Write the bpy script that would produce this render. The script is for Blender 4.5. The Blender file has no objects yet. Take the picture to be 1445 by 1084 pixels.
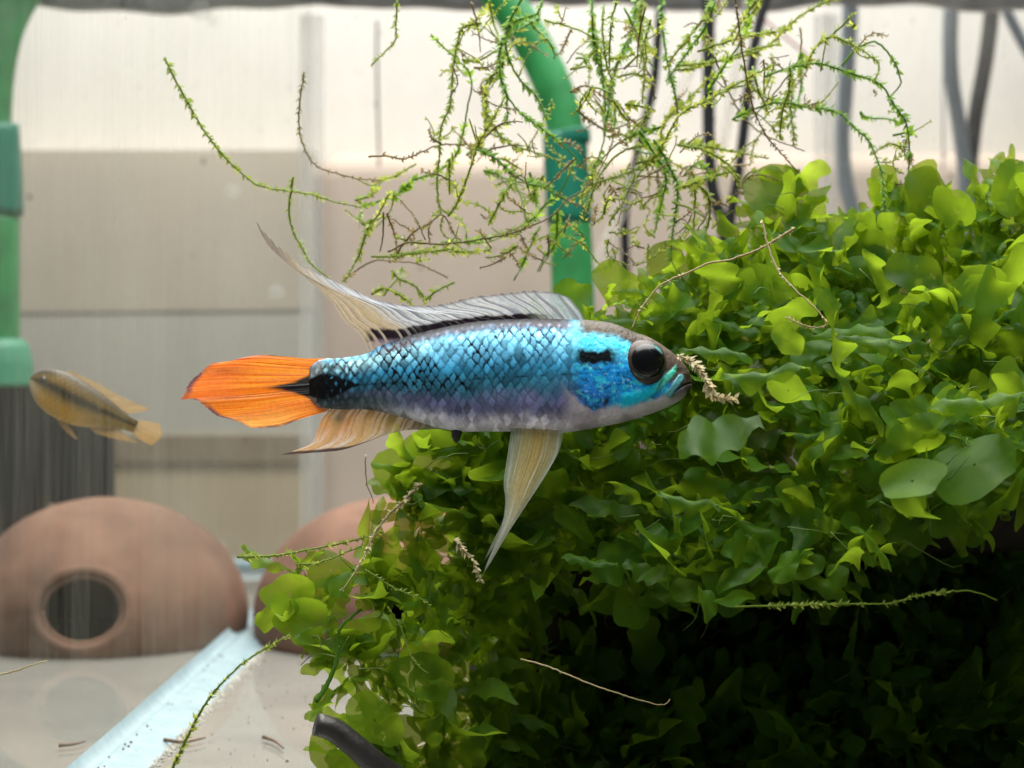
import bpy, math, random
import numpy as np
from mathutils import Vector, Matrix, Euler, Quaternion

S = 0.01                      # code works in centimetres, the scene is in metres
F = 2408.3                    # focal length in photograph pixels
CD = 20.0                     # camera stands 20 cm in front of the fish
rng = np.random.default_rng(7)
random.seed(7)
scene = bpy.context.scene
col = scene.collection

# ------------------------------------------------------------------ camera, world, lamps, exposure
cam_d = bpy.data.cameras.new("camera")
cam_d.sensor_width = 36.0
cam_d.lens = 36.0 * F / 1445.0
cam_d.clip_start = 0.005
cam_d.clip_end = 20.0
cam_d.dof.use_dof = True
cam_d.dof.focus_distance = 0.1985
cam_d.dof.aperture_fstop = 36.0
cam = bpy.data.objects.new("camera", cam_d)
col.objects.link(cam)
cam.location = (0, -CD * S, 0)
cam.rotation_euler = (math.radians(90), 0, 0)
scene.camera = cam

world = bpy.data.worlds.new("World")
scene.world = world
world.use_nodes = True
bg = world.node_tree.nodes["Background"]
bg.inputs[0].default_value = (0.92, 0.96, 1.0, 1)
bg.inputs[1].default_value = 0.12

def area(name, loc, rot, sx, sy, power, color):
    l = bpy.data.lights.new(name, 'AREA')
    l.shape = 'RECTANGLE'; l.size = sx * S; l.size_y = sy * S
    l.energy = power; l.color = color
    o = bpy.data.objects.new(name, l); col.objects.link(o)
    o.location = Vector(loc) * S
    o.rotation_euler = [math.radians(a) for a in rot]
    return o
# LED hood lamp above the tank, added unseen lamp brightening the wall behind it
hood = area("aquarium_lamp", (-0.5, 5.0, 16.0), (0, 0, 0), 23, 32, 1.60, (1.0, 0.985, 0.93))
hood.data.spread = math.radians(125)
area("room_lamp", (0.0, 31.0, 32.0), (20, 0, 0), 56, 7, 2.15, (1.0, 0.975, 0.94))  # no visible source; added only to light the wall

scene.view_settings.view_transform = 'Standard'
scene.view_settings.look = 'None'
scene.view_settings.exposure = 0.0
scene.view_settings.gamma = 1.0
scene.cycles.transparent_max_bounces = 10
scene.cycles.max_bounces = 6
scene.cycles.transmission_bounces = 8
scene.cycles.diffuse_bounces = 3

# ------------------------------------------------------------------ helpers
def at(px, py, D=CD):
    """photograph pixel at distance D (cm from the camera) -> point in cm"""
    return np.array([(px - 722.5) * D / F, D - CD, (542.0 - py) * D / F])

def lin(c):
    c = np.asarray(c, float) / 255.0
    return np.where(c <= 0.04045, c / 12.92, ((c + 0.055) / 1.055) ** 2.4)

def ss(a, b, x):
    t = np.clip((x - a) / (b - a), 0, 1)
    return t * t * (3 - 2 * t)

def vnoise(x, y, seed=0):
    x = np.asarray(x, float); y = np.asarray(y, float)
    xi = np.floor(x).astype(np.int64); yi = np.floor(y).astype(np.int64)
    fx = x - xi; fy = y - yi
    fx = fx * fx * (3 - 2 * fx); fy = fy * fy * (3 - 2 * fy)
    def h(i, j):
        n = (i * 374761393 + j * 668265263 + seed * 1442695041) & 0xffffffff
        n = ((n ^ (n >> 13)) * 1274126177) & 0xffffffff
        n = n ^ (n >> 16)
        return (n & 0xffff) / 65535.0
    a = h(xi, yi); b = h(xi + 1, yi); c = h(xi, yi + 1); d = h(xi + 1, yi + 1)
    return (a * (1 - fx) + b * fx) * (1 - fy) + (c * (1 - fx) + d * fx) * fy

def fbm(x, y, seed=0, o=3):
    s = 0; a = 0.5
    for k in range(o):
        s = s + a * vnoise(x * 2 ** k, y * 2 ** k, seed + k * 17); a *= 0.5
    return s / (1 - 0.5 ** o)

def curve(pts, n):
    """Catmull-Rom through pts, n points even in arc length"""
    p = np.asarray(pts, float)
    if len(p) == 2:
        return p[0] + (p[1] - p[0]) * np.linspace(0, 1, n)[:, None]
    q = np.vstack([2 * p[0] - p[1], p, 2 * p[-1] - p[-2]])
    out = []
    for i in range(1, len(q) - 2):
        t = np.linspace(0, 1, 16, endpoint=False)[:, None]
        a, b, c, d = q[i - 1], q[i], q[i + 1], q[i + 2]
        out.append(0.5 * (2 * b + (c - a) * t + (2 * a - 5 * b + 4 * c - d) * t ** 2 + (3 * b - a - 3 * c + d) * t ** 3))
    out.append(p[-1:])
    o = np.vstack(out)
    L = np.concatenate([[0], np.cumsum(np.linalg.norm(np.diff(o, axis=0), axis=1))])
    tt = np.linspace(0, L[-1], n)
    return np.stack([np.interp(tt, L, o[:, k]) for k in range(o.shape[1])], 1)

def tag(o, label=None, cat=None, group=None, kind=None):
    if label: o["label"] = label
    if cat: o["category"] = cat
    if group: o["group"] = group
    if kind: o["kind"] = kind
    return o

def thing(name, loc, label, cat, group=None):
    o = bpy.data.objects.new(name, None)
    o.empty_display_size = 0.005
    col.objects.link(o)
    o.location = Vector([float(v) * S for v in loc])
    return tag(o, label, cat, group)

def wloc(o):
    v = Vector(o.location)
    while o.parent:
        o = o.parent; v += o.location
    return v

def mesh_data(name, verts, faces, smooth=True, colors=None, alpha=None, off=(0, 0, 0)):
    v = np.asarray(verts, float) * S - np.asarray(off)
    me = bpy.data.meshes.new(name)
    me.from_pydata(v.tolist(), [], [list(map(int, f)) for f in faces] if not isinstance(faces, np.ndarray) else faces.tolist())
    if colors is not None:
        a = me.color_attributes.new("Col", 'FLOAT_COLOR', 'POINT')
        c = np.ones((len(v), 4), np.float32)
        c[:, :3] = colors
        if alpha is not None: c[:, 3] = alpha
        a.data.foreach_set("color", c.ravel())
    if smooth:
        me.polygons.foreach_set("use_smooth", np.ones(len(me.polygons), bool))
    me.update()
    return me

def mk(name, verts, faces, mat, parent=None, smooth=True, colors=None, alpha=None):
    off = wloc(parent) if parent else Vector((0, 0, 0))
    me = mesh_data(name, verts, faces, smooth, colors, alpha, tuple(off))
    me.materials.append(mat)
    o = bpy.data.objects.new(name, me)
    col.objects.link(o)
    if parent: o.parent = parent
    return o

def grid_faces(n, m, wrap=False):
    i, j = np.meshgrid(np.arange(n - 1), np.arange(m if wrap else m - 1), indexing='ij')
    j2 = (j + 1) % m
    return np.stack([i * m + j, i * m + j2, (i + 1) * m + j2, (i + 1) * m + j], -1).reshape(-1, 4)

def tube_geo(path, rad, sides=8, cap=True):
    p = np.asarray(path, float); n = len(p)
    r = np.broadcast_to(np.asarray(rad, float), (n,))
    t = np.gradient(p, axis=0); t /= np.linalg.norm(t, axis=1)[:, None] + 1e-9
    up = np.array([0.0, 1.0, 0.0])
    a = np.cross(t, up); bad = np.linalg.norm(a, axis=1) < 1e-3
    a[bad] = [1, 0, 0]
    a /= np.linalg.norm(a, axis=1)[:, None]
    b = np.cross(t, a)
    th = np.linspace(0, 2 * np.pi, sides, endpoint=False)
    v = p[:, None, :] + r[:, None, None] * (a[:, None, :] * np.cos(th)[None, :, None] + b[:, None, :] * np.sin(th)[None, :, None])
    f = grid_faces(n, sides, True).tolist()
    if cap:
        f.append(list(range(sides))[::-1]); f.append([(n - 1) * sides + k for k in range(sides)])
    return v.reshape(-1, 3), f

def tube(name, path, rad, mat, parent=None, sides=12):
    v, f = tube_geo(path, rad, sides)
    return mk(name, v, f, mat, parent)

def box_geo(x0, x1, y0, y1, z0, z1):
    v = [(x, y, z) for x in (x0, x1) for y in (y0, y1) for z in (z0, z1)]
    f = [(0, 1, 3, 2), (4, 6, 7, 5), (0, 4, 5, 1), (2, 3, 7, 6), (0, 2, 6, 4), (1, 5, 7, 3)]
    return v, f

def box(name, x0, x1, y0, y1, z0, z1, mat, parent=None, bevel=0.0):
    v, f = box_geo(x0, x1, y0, y1, z0, z1)
    o = mk(name, v, f, mat, parent, smooth=False)
    if bevel:
        m = o.modifiers.new("b", 'BEVEL'); m.width = bevel * S; m.segments = 3
    return o

class Joined:
    def __init__(s): s.v = []; s.f = []; s.c = []; s.n = 0
    def add(s, v, f, c=None):
        v = np.asarray(v, float)
        s.v.append(v); s.f += [[k + s.n for k in q] for q in f]
        if c is not None: s.c.append(np.broadcast_to(np.asarray(c, float), (len(v), 3)))
        s.n += len(v)
    def build(s, name, mat, parent=None, smooth=True):
        return mk(name, np.vstack(s.v), s.f, mat, parent, smooth, np.vstack(s.c) if s.c else None)

# ------------------------------------------------------------------ materials
def new_mat(name):
    m = bpy.data.materials.new(name); m.use_nodes = True
    nt = m.node_tree
    for n in list(nt.nodes): nt.nodes.remove(n)
    out = nt.nodes.new("ShaderNodeOutputMaterial")
    return m, nt, out

def N(nt, t, **kw):
    n = nt.nodes.new(t)
    for k, v in kw.items():
        if k.startswith("i_"):
            key = k[2:].replace("_", " ")
            n.inputs[key].default_value = v
        else: setattr(n, k, v)
    return n

def objcoord(nt, scale):
    tc = N(nt, "ShaderNodeTexCoord")
    mp = N(nt, "ShaderNodeMapping")
    mp.inputs["Scale"].default_value = scale
    nt.links.new(tc.outputs["Object"], mp.inputs[0])
    return mp.outputs[0]

def ramp(nt, fac, stops):
    r = N(nt, "ShaderNodeValToRGB")
    el = r.color_ramp.elements
    while len(el) < len(stops): el.new(0.5)
    for e, (p, c) in zip(el, stops):
        e.position = p; e.color = (c if len(c) == 4 else (*c, 1))
    nt.links.new(fac, r.inputs[0])
    return r.outputs[0]

def plain(name, rgb, rough=0.5, var=0.12, nscale=300.0, bump=0.0, spec=0.5, coat=0.0, transl=None, metallic=0.0):
    """procedural principled: base colour broken up by noise, optional bump"""
    m, nt, out = new_mat(name)
    p = N(nt, "ShaderNodeBsdfPrincipled")
    p.inputs["Roughness"].default_value = rough
    p.inputs["Specular IOR Level"].default_value = spec
    p.inputs["Coat Weight"].default_value = coat
    p.inputs["Metallic"].default_value = metallic
    c = lin(rgb)
    n = N(nt, "ShaderNodeTexNoise"); n.inputs["Scale"].default_value = nscale; n.inputs["Detail"].default_value = 6
    nt.links.new(objcoord(nt, (1, 1, 1)), n.inputs["Vector"])
    cr = ramp(nt, n.outputs["Fac"], [(0.3, tuple(c * (1 - var))), (0.7, tuple(np.minimum(c * (1 + var), 1)))])
    nt.links.new(cr, p.inputs["Base Color"])
    if bump:
        b = N(nt, "ShaderNodeBump"); b.inputs["Strength"].default_value = bump; b.inputs["Distance"].default_value = 0.0006
        nt.links.new(n.outputs["Fac"], b.inputs["Height"]); nt.links.new(b.outputs[0], p.inputs["Normal"])
    last = p.outputs[0]
    if transl:
        t = N(nt, "ShaderNodeBsdfTranslucent"); t.inputs[0].default_value = (*lin(transl[0]), 1)
        mx = N(nt, "ShaderNodeMixShader"); mx.inputs[0].default_value = transl[1]
        nt.links.new(last, mx.inputs[1]); nt.links.new(t.outputs[0], mx.inputs[2]); last = mx.outputs[0]
    nt.links.new(last, out.inputs[0])
    return m

def glass_pane(name, veil, streak_scale, dirt_rgb, spots=0.0):
    """clear pane: transparent, a little gloss, an algae film with streaks and specks"""
    m, nt, out = new_mat(name)
    tr = N(nt, "ShaderNodeBsdfTransparent"); tr.inputs[0].default_value = (0.985, 0.99, 0.985, 1)
    gl = N(nt, "ShaderNodeBsdfGlossy"); gl.inputs["Roughness"].default_value = 0.06
    df = N(nt, "ShaderNodeBsdfDiffuse"); df.inputs[0].default_value = (*lin(dirt_rgb), 1)
    tl = N(nt, "ShaderNodeBsdfTranslucent"); tl.inputs[0].default_value = (*lin(dirt_rgb), 1)
    m0 = N(nt, "ShaderNodeMixShader"); m0.inputs[0].default_value = 0.5
    nt.links.new(df.outputs[0], m0.inputs[1]); nt.links.new(tl.outputs[0], m0.inputs[2])
    m1 = N(nt, "ShaderNodeMixShader"); m1.inputs[0].default_value = 0.02
    nt.links.new(tr.outputs[0], m1.inputs[1]); nt.links.new(gl.outputs[0], m1.inputs[2])
    n = N(nt, "ShaderNodeTexNoise"); n.inputs["Scale"].default_value = 1.0; n.inputs["Detail"].default_value = 5
    n.inputs["Roughness"].default_value = 0.65
    nt.links.new(objcoord(nt, streak_scale), n.inputs["Vector"])
    f = ramp(nt, n.outputs["Fac"], [(0.36, (veil * 0.2,) * 3), (0.72, (veil * 2.4,) * 3)])
    last = f
    if spots:
        v = N(nt, "ShaderNodeTexNoise"); v.inputs["Scale"].default_value = 420.0; v.inputs["Detail"].default_value = 2
        nt.links.new(objcoord(nt, (1, 1, 1)), v.inputs["Vector"])
        sr = ramp(nt, v.outputs["Fac"], [(0.70, (0, 0, 0)), (0.76, (spots,) * 3)])
        ad = N(nt, "ShaderNodeMath", operation='MAXIMUM')
        nt.links.new(f, ad.inputs[0]); nt.links.new(sr, ad.inputs[1]); last = ad.outputs[0]
    m2 = N(nt, "ShaderNodeMixShader")
    nt.links.new(last, m2.inputs[0]); nt.links.new(m1.outputs[0], m2.inputs[1]); nt.links.new(m0.outputs[0], m2.inputs[2])
    nt.links.new(m2.outputs[0], out.inputs[0])
    return m

def clear_mat(name, rgb, opacity, rough=0.12):
    """see-through silicone / tubing: part transparent, part glossy body"""
    m, nt, out = new_mat(name)
    p = N(nt, "ShaderNodeBsdfPrincipled"); p.inputs["Roughness"].default_value = rough
    n = N(nt, "ShaderNodeTexNoise"); n.inputs["Scale"].default_value = 500; n.inputs["Detail"].default_value = 4
    nt.links.new(objcoord(nt, (1, 1, 0.15)), n.inputs["Vector"])
    c = lin(rgb)
    nt.links.new(ramp(nt, n.outputs["Fac"], [(0.3, tuple(c * 0.85)), (0.7, tuple(np.minimum(c * 1.1, 1)))]), p.inputs["Base Color"])
    tl = N(nt, "ShaderNodeBsdfTranslucent"); tl.inputs[0].default_value = (*c, 1)
    m0 = N(nt, "ShaderNodeMixShader"); m0.inputs[0].default_value = 0.45
    nt.links.new(p.outputs[0], m0.inputs[1]); nt.links.new(tl.outputs[0], m0.inputs[2])
    tr = N(nt, "ShaderNodeBsdfTransparent")
    lw = N(nt, "ShaderNodeLayerWeight"); lw.inputs[0].default_value = 0.35
    mr = N(nt, "ShaderNodeMapRange"); mr.inputs["To Min"].default_value = opacity; mr.inputs["To Max"].default_value = min(1, opacity + 0.5)
    nt.links.new(lw.outputs["Facing"], mr.inputs[0])
    m1 = N(nt, "ShaderNodeMixShader")
    nt.links.new(mr.outputs[0], m1.inputs[0]); nt.links.new(tr.outputs[0], m1.inputs[1]); nt.links.new(m0.outputs[0], m1.inputs[2])
    nt.links.new(m1.outputs[0], out.inputs[0])
    return m

def leaf_mat(name, dark, light, glow, use_attr, transl=0.55, rough=0.35, nscale=260.0, clear=None):
    m, nt, out = new_mat(name)
    p = N(nt, "ShaderNodeBsdfPrincipled"); p.inputs["Roughness"].default_value = rough
    p.inputs["Specular IOR Level"].default_value = 0.16
    t = N(nt, "ShaderNodeBsdfTranslucent")
    n = N(nt, "ShaderNodeTexNoise"); n.inputs["Scale"].default_value = nscale; n.inputs["Detail"].default_value = 4
    nt.links.new(objcoord(nt, (1, 1, 1)), n.inputs["Vector"])
    if use_attr:
        a = N(nt, "ShaderNodeAttribute", attribute_name="Col"); rnd = a.outputs["Fac"]
    else:
        oi = N(nt, "ShaderNodeObjectInfo"); rnd = oi.outputs["Random"]
    mm = N(nt, "ShaderNodeMath", operation='MULTIPLY_ADD'); mm.inputs[1].default_value = 0.7; mm.inputs[2].default_value = -0.2
    nt.links.new(n.outputs["Fac"], mm.inputs[0])
    ad = N(nt, "ShaderNodeMath", operation='ADD'); ad.use_clamp = True
    nt.links.new(mm.outputs[0], ad.inputs[0])
    sc = N(nt, "ShaderNodeMath", operation='MULTIPLY'); sc.inputs[1].default_value = 0.75
    nt.links.new(rnd, sc.inputs[0]); nt.links.new(sc.outputs[0], ad.inputs[1])
    nt.links.new(ramp(nt, ad.outputs[0], [(0.0, dark), (0.5, tuple((np.asarray(dark) * 0.6 + np.asarray(light) * 0.4) * np.array([0.8, 1.0, 1.25]))), (1.0, light)]), p.inputs["Base Color"])
    g = np.asarray(glow)
    nt.links.new(ramp(nt, ad.outputs[0], [(0.0, tuple(g * 0.62)), (1.0, tuple(np.minimum(g * 1.15, 1)))]), t.inputs[0])
    mx = N(nt, "ShaderNodeMixShader"); mx.inputs[0].default_value = transl
    nt.links.new(p.outputs[0], mx.inputs[1]); nt.links.new(t.outputs[0], mx.inputs[2])
    last = mx.outputs[0]
    if clear:
        tr = N(nt, "ShaderNodeBsdfTransparent"); tr.inputs[0].default_value = (*clear[0], 1)
        m3 = N(nt, "ShaderNodeMixShader"); m3.inputs[0].default_value = clear[1]
        nt.links.new(last, m3.inputs[1]); nt.links.new(tr.outputs[0], m3.inputs[2]); last = m3.outputs[0]
    nt.links.new(last, out.inputs[0])
    return m

def attr_mat(name, rough=0.35, spec=0.5, coat=0.0, metallic=0.0, fin=False):
    """skin or fin: colour pattern stored on the points of the mesh; fins let light through"""
    m, nt, out = new_mat(name)
    a = N(nt, "ShaderNodeAttribute", attribute_name="Col")
    p = N(nt, "ShaderNodeBsdfPrincipled")
    p.inputs["Roughness"].default_value = rough; p.inputs["Specular IOR Level"].default_value = spec
    p.inputs["Coat Weight"].default_value = coat; p.inputs["Coat Roughness"].default_value = 0.2
    p.inputs["Metallic"].default_value = metallic
    n = N(nt, "ShaderNodeTexNoise"); n.inputs["Scale"].default_value = 2500; n.inputs["Detail"].default_value = 3
    nt.links.new(objcoord(nt, (1, 1, 1)), n.inputs["Vector"])
    mx = N(nt, "ShaderNodeMix", data_type='RGBA', blend_type='MULTIPLY'); mx.inputs[0].default_value = 1.0
    nt.links.new(a.outputs["Color"], mx.inputs[6])
    nt.links.new(ramp(nt, n.outputs["Fac"], [(0.3, (0.82, 0.82, 0.82)), (0.7, (1, 1, 1))]), mx.inputs[7])
    nt.links.new(mx.outputs[2], p.inputs["Base Color"])
    last = p.outputs[0]
    if fin:
        t = N(nt, "ShaderNodeBsdfTranslucent"); nt.links.new(mx.outputs[2], t.inputs[0])
        m1 = N(nt, "ShaderNodeMixShader"); m1.inputs[0].default_value = 0.5
        nt.links.new(last, m1.inputs[1]); nt.links.new(t.outputs[0], m1.inputs[2])
        tr = N(nt, "ShaderNodeBsdfTransparent")
        m2 = N(nt, "ShaderNodeMixShader")
        nt.links.new(a.outputs["Alpha"], m2.inputs[0]); nt.links.new(tr.outputs[0], m2.inputs[1]); nt.links.new(m1.outputs[0], m2.inputs[2])
        last = m2.outputs[0]
    nt.links.new(last, out.inputs[0])
    return m

M = {}
M['wall'] = plain('cream_paint', (234, 230, 223), 0.8, 0.04, 20, 0.05)
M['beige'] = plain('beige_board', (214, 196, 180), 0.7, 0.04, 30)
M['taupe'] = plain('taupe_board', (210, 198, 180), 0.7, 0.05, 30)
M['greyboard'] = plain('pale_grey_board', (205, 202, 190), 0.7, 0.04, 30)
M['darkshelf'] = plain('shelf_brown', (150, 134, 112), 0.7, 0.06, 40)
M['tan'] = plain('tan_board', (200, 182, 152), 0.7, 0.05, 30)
M['floor'] = plain('bottom_glass', (116, 115, 110), 0.035, 0.10, 60, 0.0, 1.0)
M['pane_back'] = glass_pane('back_glass', 0.03, (60, 60, 30), (225, 222, 215), 0.22)
M['pane_side'] = glass_pane('algae_filmed_glass', 0.046, (500, 160, 22), (184, 187, 174), 0.0)
M['seam'] = clear_mat('silicone', (228, 230, 228), 0.30, 0.2)
M['bead'] = plain('blue_white_silicone', (152, 174, 182), 0.18, 0.10, 400, 0.25, 0.6, 0.3, ((200, 225, 235), 0.25))
M['rim'] = plain('grey_rim', (140, 140, 142), 0.3, 0.25, 120, 0.2)
M['green_pipe'] = plain('green_plastic', (50, 132, 78), 0.45, 0.38, 110, 0.1, 0.5, 0, ((70, 170, 90), 0.35))
M['teal_pipe'] = plain('teal_rubber', (14, 104, 84), 0.45, 0.15, 200, 0.1, 0.4, 0, ((30, 150, 110), 0.25))
M['mint'] = plain('mint_plastic', (70, 140, 114), 0.4, 0.12, 200, 0.1, 0.5, 0, ((110, 210, 160), 0.35))
M['black'] = plain('black_plastic', (18, 20, 21), 0.4, 0.4, 250, 0.2)
M['groove'] = plain('groove_black', (12, 13, 14), 0.6, 0.3, 250)
M['cable'] = plain('black_cable', (22, 24, 28), 0.35, 0.3, 300)
M['bluecable'] = plain('blue_grey_cable', (112, 130, 146), 0.4, 0.12, 300)
M['redwire'] = plain('red_wire', (210, 70, 90), 0.4, 0.1, 300)
M['tubing'] = clear_mat('clear_tubing', (226, 222, 214), 0.22, 0.08)
M['clay'] = plain('terracotta', (92, 68, 55), 0.85, 0.34, 70, 0.5, 0.25)
M['wood'] = plain('dark_driftwood', (30, 24, 17), 0.8, 0.5, 220, 0.8, 0.2)  # for the hidden lumps added to block light
M['blackwood'] = plain('black_branch', (26, 23, 22), 0.45, 0.5, 260, 0.7, 0.5)
M['grain'] = plain('pale_grit', (150, 148, 140), 0.8, 0.2, 900)
M['speck'] = plain('brown_debris', (82, 62, 46), 0.8, 0.4, 900)
M['bubble'] = clear_mat('water_drop', (236, 240, 240), 0.10, 0.03)

# ------------------------------------------------------------------ the setting behind the tank
FZ = -5.08                      # tank floor height
DB = 47.0                      # back pane distance
XL, XR = -5.51, 8.63           # the two side panes; left of XL, mirror images are built solid

def wall_rect(name, x0, y0, x1, y1, D, mat, thick=0.6, bevel=0.25, skew=0.0):
    a = at(x0, y0, D); b = at(x1, y1, D)
    v, f = box_geo(a[0], b[0], a[1], a[1] + thick, b[2], a[2])
    v = [(x, y, z + (skew * (x - a[0]) if z < (a[2] + b[2]) / 2 else 0)) for x, y, z in v]
    o = mk(name, v, f, mat, None, smooth=False)
    if bevel:
        m = o.modifiers.new("b", 'BEVEL'); m.width = bevel * S; m.segments = 6
    return o
w = box('wall', -80, 80, 43.0, 44.0, -40, 60, M['wall']); tag(w, kind='structure')
tag(wall_rect('board', 445, 212, 2100, 1200, 61.0, M['beige'], 1.9, 1.1),  # beige slab puts the shade on the lower wall into colour
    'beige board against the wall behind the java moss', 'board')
tag(wall_rect('board', -700, 212, 442, 448, 60.95, M['taupe'], 1.9, 0.0, 0.010),  # taupe slab stands for shaded wall below the lit part
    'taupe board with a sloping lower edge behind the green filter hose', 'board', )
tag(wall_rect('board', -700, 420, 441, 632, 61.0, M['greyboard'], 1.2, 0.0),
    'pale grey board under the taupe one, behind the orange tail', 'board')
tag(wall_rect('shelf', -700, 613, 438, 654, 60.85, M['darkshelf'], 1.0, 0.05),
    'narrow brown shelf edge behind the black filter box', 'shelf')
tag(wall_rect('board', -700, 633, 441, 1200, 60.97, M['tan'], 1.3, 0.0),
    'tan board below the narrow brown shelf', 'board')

# ------------------------------------------------------------------ the aquarium
YB = DB - CD
tank = thing('aquarium', (1.0, 6.0, FZ), 'glass aquarium with two dividers, pale silicone seams and a grey rim', 'aquarium')
box('bottom_pane', -22, 22, -5.5, YB, FZ - 0.4, FZ, M['floor'], tank)
bp = box('back_pane', -22, 22, YB, YB + 0.3, FZ, 11.2, M['pane_back'], tank)
tag(box('divider_pane', XL - 0.12, XL, -5.0, YB - 0.02, FZ + 0.003, 10.9, M['pane_side'], tank), 'divider pane clouded by algae streaks')  # mirroring side glass, made see-through onto solid doubles of its reflections
box('divider_pane', XR, XR + 0.12, -5.0, YB - 0.02, FZ + 0.003, 10.9, M['pane_back'], tank)
# grey rim with a wavering lower edge (water line)
n = 160
xs = np.linspace(-21.9, 21.9, n)
zl = 10.24 + 0.10 * np.sin(xs * 0.8) + 0.05 * np.sin(xs * 2.3 + 1) + 0.10 * ss(-4.8, -4.0, xs) * 1.0 - 0.05 * (xs > 1)
prof = []
for x, z in zip(xs, zl):
    prof += [(x, YB - 0.05, z + 0.12), (x, YB - 0.22, z), (x, YB - 0.75, z + 0.02), (x, YB - 0.9, z + 0.25), (x, YB - 0.9, z + 1.6), (x, YB - 0.05, z + 1.6)]
mk('rim', prof, grid_faces(n, 6, True), M['rim'], tank)
# vertical seams where the side panes meet the back pane
for X in (XL, XR):
    for (a, b, d) in ((-0.33, -0.18, 0.10), (-0.13, 0.02, 0.25), (0.05, 0.25, 0.12), (0.28, 0.34, 0.05)):
        box('silicone_seam', X + a, X + b, YB - 0.03 - d, YB - 0.03, FZ + 0.01, 10.15, M['seam'], tank, bevel=0.02)
# floor beads along the side panes
def bead(x0, prof_pts, y0, y1, nm, wob):
    ys = np.linspace(y0, y1, 90)
    v = []
    for k, y in enumerate(ys):
        for (dx, z) in prof_pts:
            w_ = wob * (fbm(np.array([y * 1.7 + dx * 9]), np.array([z * 5.0]), 3)[0] - 0.5)
            v.append((x0 + dx + w_ * (1 if abs(dx) > 0.4 else 0.2), y, FZ + max(0.004, z + 0.4 * w_ * (z > 0.01))))
    return mk(nm, v, grid_faces(len(ys), len(prof_pts)), M['bead'], tank)
bead(XL, [(0.004, 0.34), (0.04, 0.25), (0.10, 0.18), (0.17, 0.15), (0.20, 0.175), (0.24, 0.15), (0.42, 0.13), (0.62, 0.06), (0.72, 0.004)], -4.9, YB - 0.3, 'silicone_bead', 0.10)
bead(XL - 0.12, [(-0.004, 0.20), (-0.05, 0.14), (-0.14, 0.06), (-0.22, 0.004)], -4.9, YB - 0.3, 'silicone_bead', 0.05)
bead(XR, [(-0.004, 0.40), (-0.14, 0.20), (-0.5, 0.1), (-0.74, 0.004)], -4.9, YB - 0.3, 'silicone_bead', 0.08)
tag(box('silicone_bead', -21.9, 21.9, YB - 0.35, YB - 0.02, FZ + 0.003, FZ + 0.28, M['bead'], tank, bevel=0.1))
# grit, debris on the floor beside the bead
J = Joined()
def grain(c, r):
    v = np.array([(1, 0, 0), (-1, 0, 0), (0, 1, 0), (0, -1, 0), (0, 0, 1), (0, 0, -1)], float) * r * (0.6 + 0.8 * rng.random((6, 3))) + np.array(c)
    f = [(0, 2, 4), (2, 1, 4), (1, 3, 4), (3, 0, 4), (2, 0, 5), (1, 2, 5), (3, 1, 5), (0, 3, 5)]
    return v, f
for k in range(900):
    y = rng.uniform(-2, 18)
    x = XL + 0.74 + abs(rng.normal(0, 0.07)) - 0.03
    r = rng.uniform(0.012, 0.035)
    J.add(*grain((x, y, FZ + r * 0.5), r))
tag(J.build('grit', M['grain'], None, False), 'pale crumbly grit along the blue white silicone bead', 'grit', kind='stuff')
J = Joined()
for k in range(150):
    y = rng.uniform(-2, 15); x = XL + rng.uniform(0.2, 0.9)
    r = rng.uniform(0.008, 0.024); t = (x - XL)
    J.add(*grain((x, y, FZ + max(0.01, 0.15 - 0.15 * (t - 0.30) / 0.4)), r))
for k in range(260):
    J.add(*grain((rng.uniform(-4.6, -1.3), rng.uniform(-1, 12), FZ + 0.01), rng.uniform(0.006, 0.014) * (1 if rng.random() < 0.9 else 2.2)))
tag(J.build('debris', M['speck'], None, False), 'dark specks scattered over the silicone bead and bare floor', 'debris', kind='stuff')
for k, (pts, lb) in enumerate([([(232, 1044), (260, 1047), (290, 1041)], 'short reddish twig lying flat beside the silicone bead'),
                 ([(83, 1052), (105, 1050), (120, 1046)], 'thin grey twig lying left of the silicone bead'),
                 ([(268, 992), (276, 986), (283, 982)], 'tiny brown twig on the silicone bead'),
                 ([(372, 1040), (388, 1046), (400, 1056)], 'forked reddish twig on the bare tank floor')]):
    P = []
    for (px, py) in pts:
        D = 5.08 * F / (py - 542) * 0.985
        q = at(px, py, D); q[2] = max(q[2], FZ + 0.03); P.append(q)
    tag(tube('twig', curve(P, 10), np.linspace(0.03, 0.012, 10), M['speck'], None, 6), lb, 'twig')

J = Joined()
for k in range(260):                                   # snail specks and algae dots stuck to the back pane
    r = rng.uniform(0.008, 0.03) * (1 if rng.random() < 0.85 else 2.0)
    v, f = grain((0, 0, 0), r); v = v * np.array([1, 0.3, rng.uniform(0.6, 1.6)])
    J.add(v + np.array([rng.uniform(-14, 14), YB - 0.02, rng.uniform(-3.5, 9.8)]), f)
for k in range(90):                                    # and to the clouded side pane
    r = rng.uniform(0.006, 0.018); v, f = grain((0, 0, 0), r); v = v * np.array([0.3, 1.6, 1])
    J.add(v + np.array([XL + 0.01, rng.uniform(4, YB - 0.5), rng.uniform(-4.5, 9.5)]), f)
tag(J.build('algae_specks', M['speck'], None, False), 'tiny brown specks dotted over the glass panes', 'specks', kind='stuff')
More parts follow.
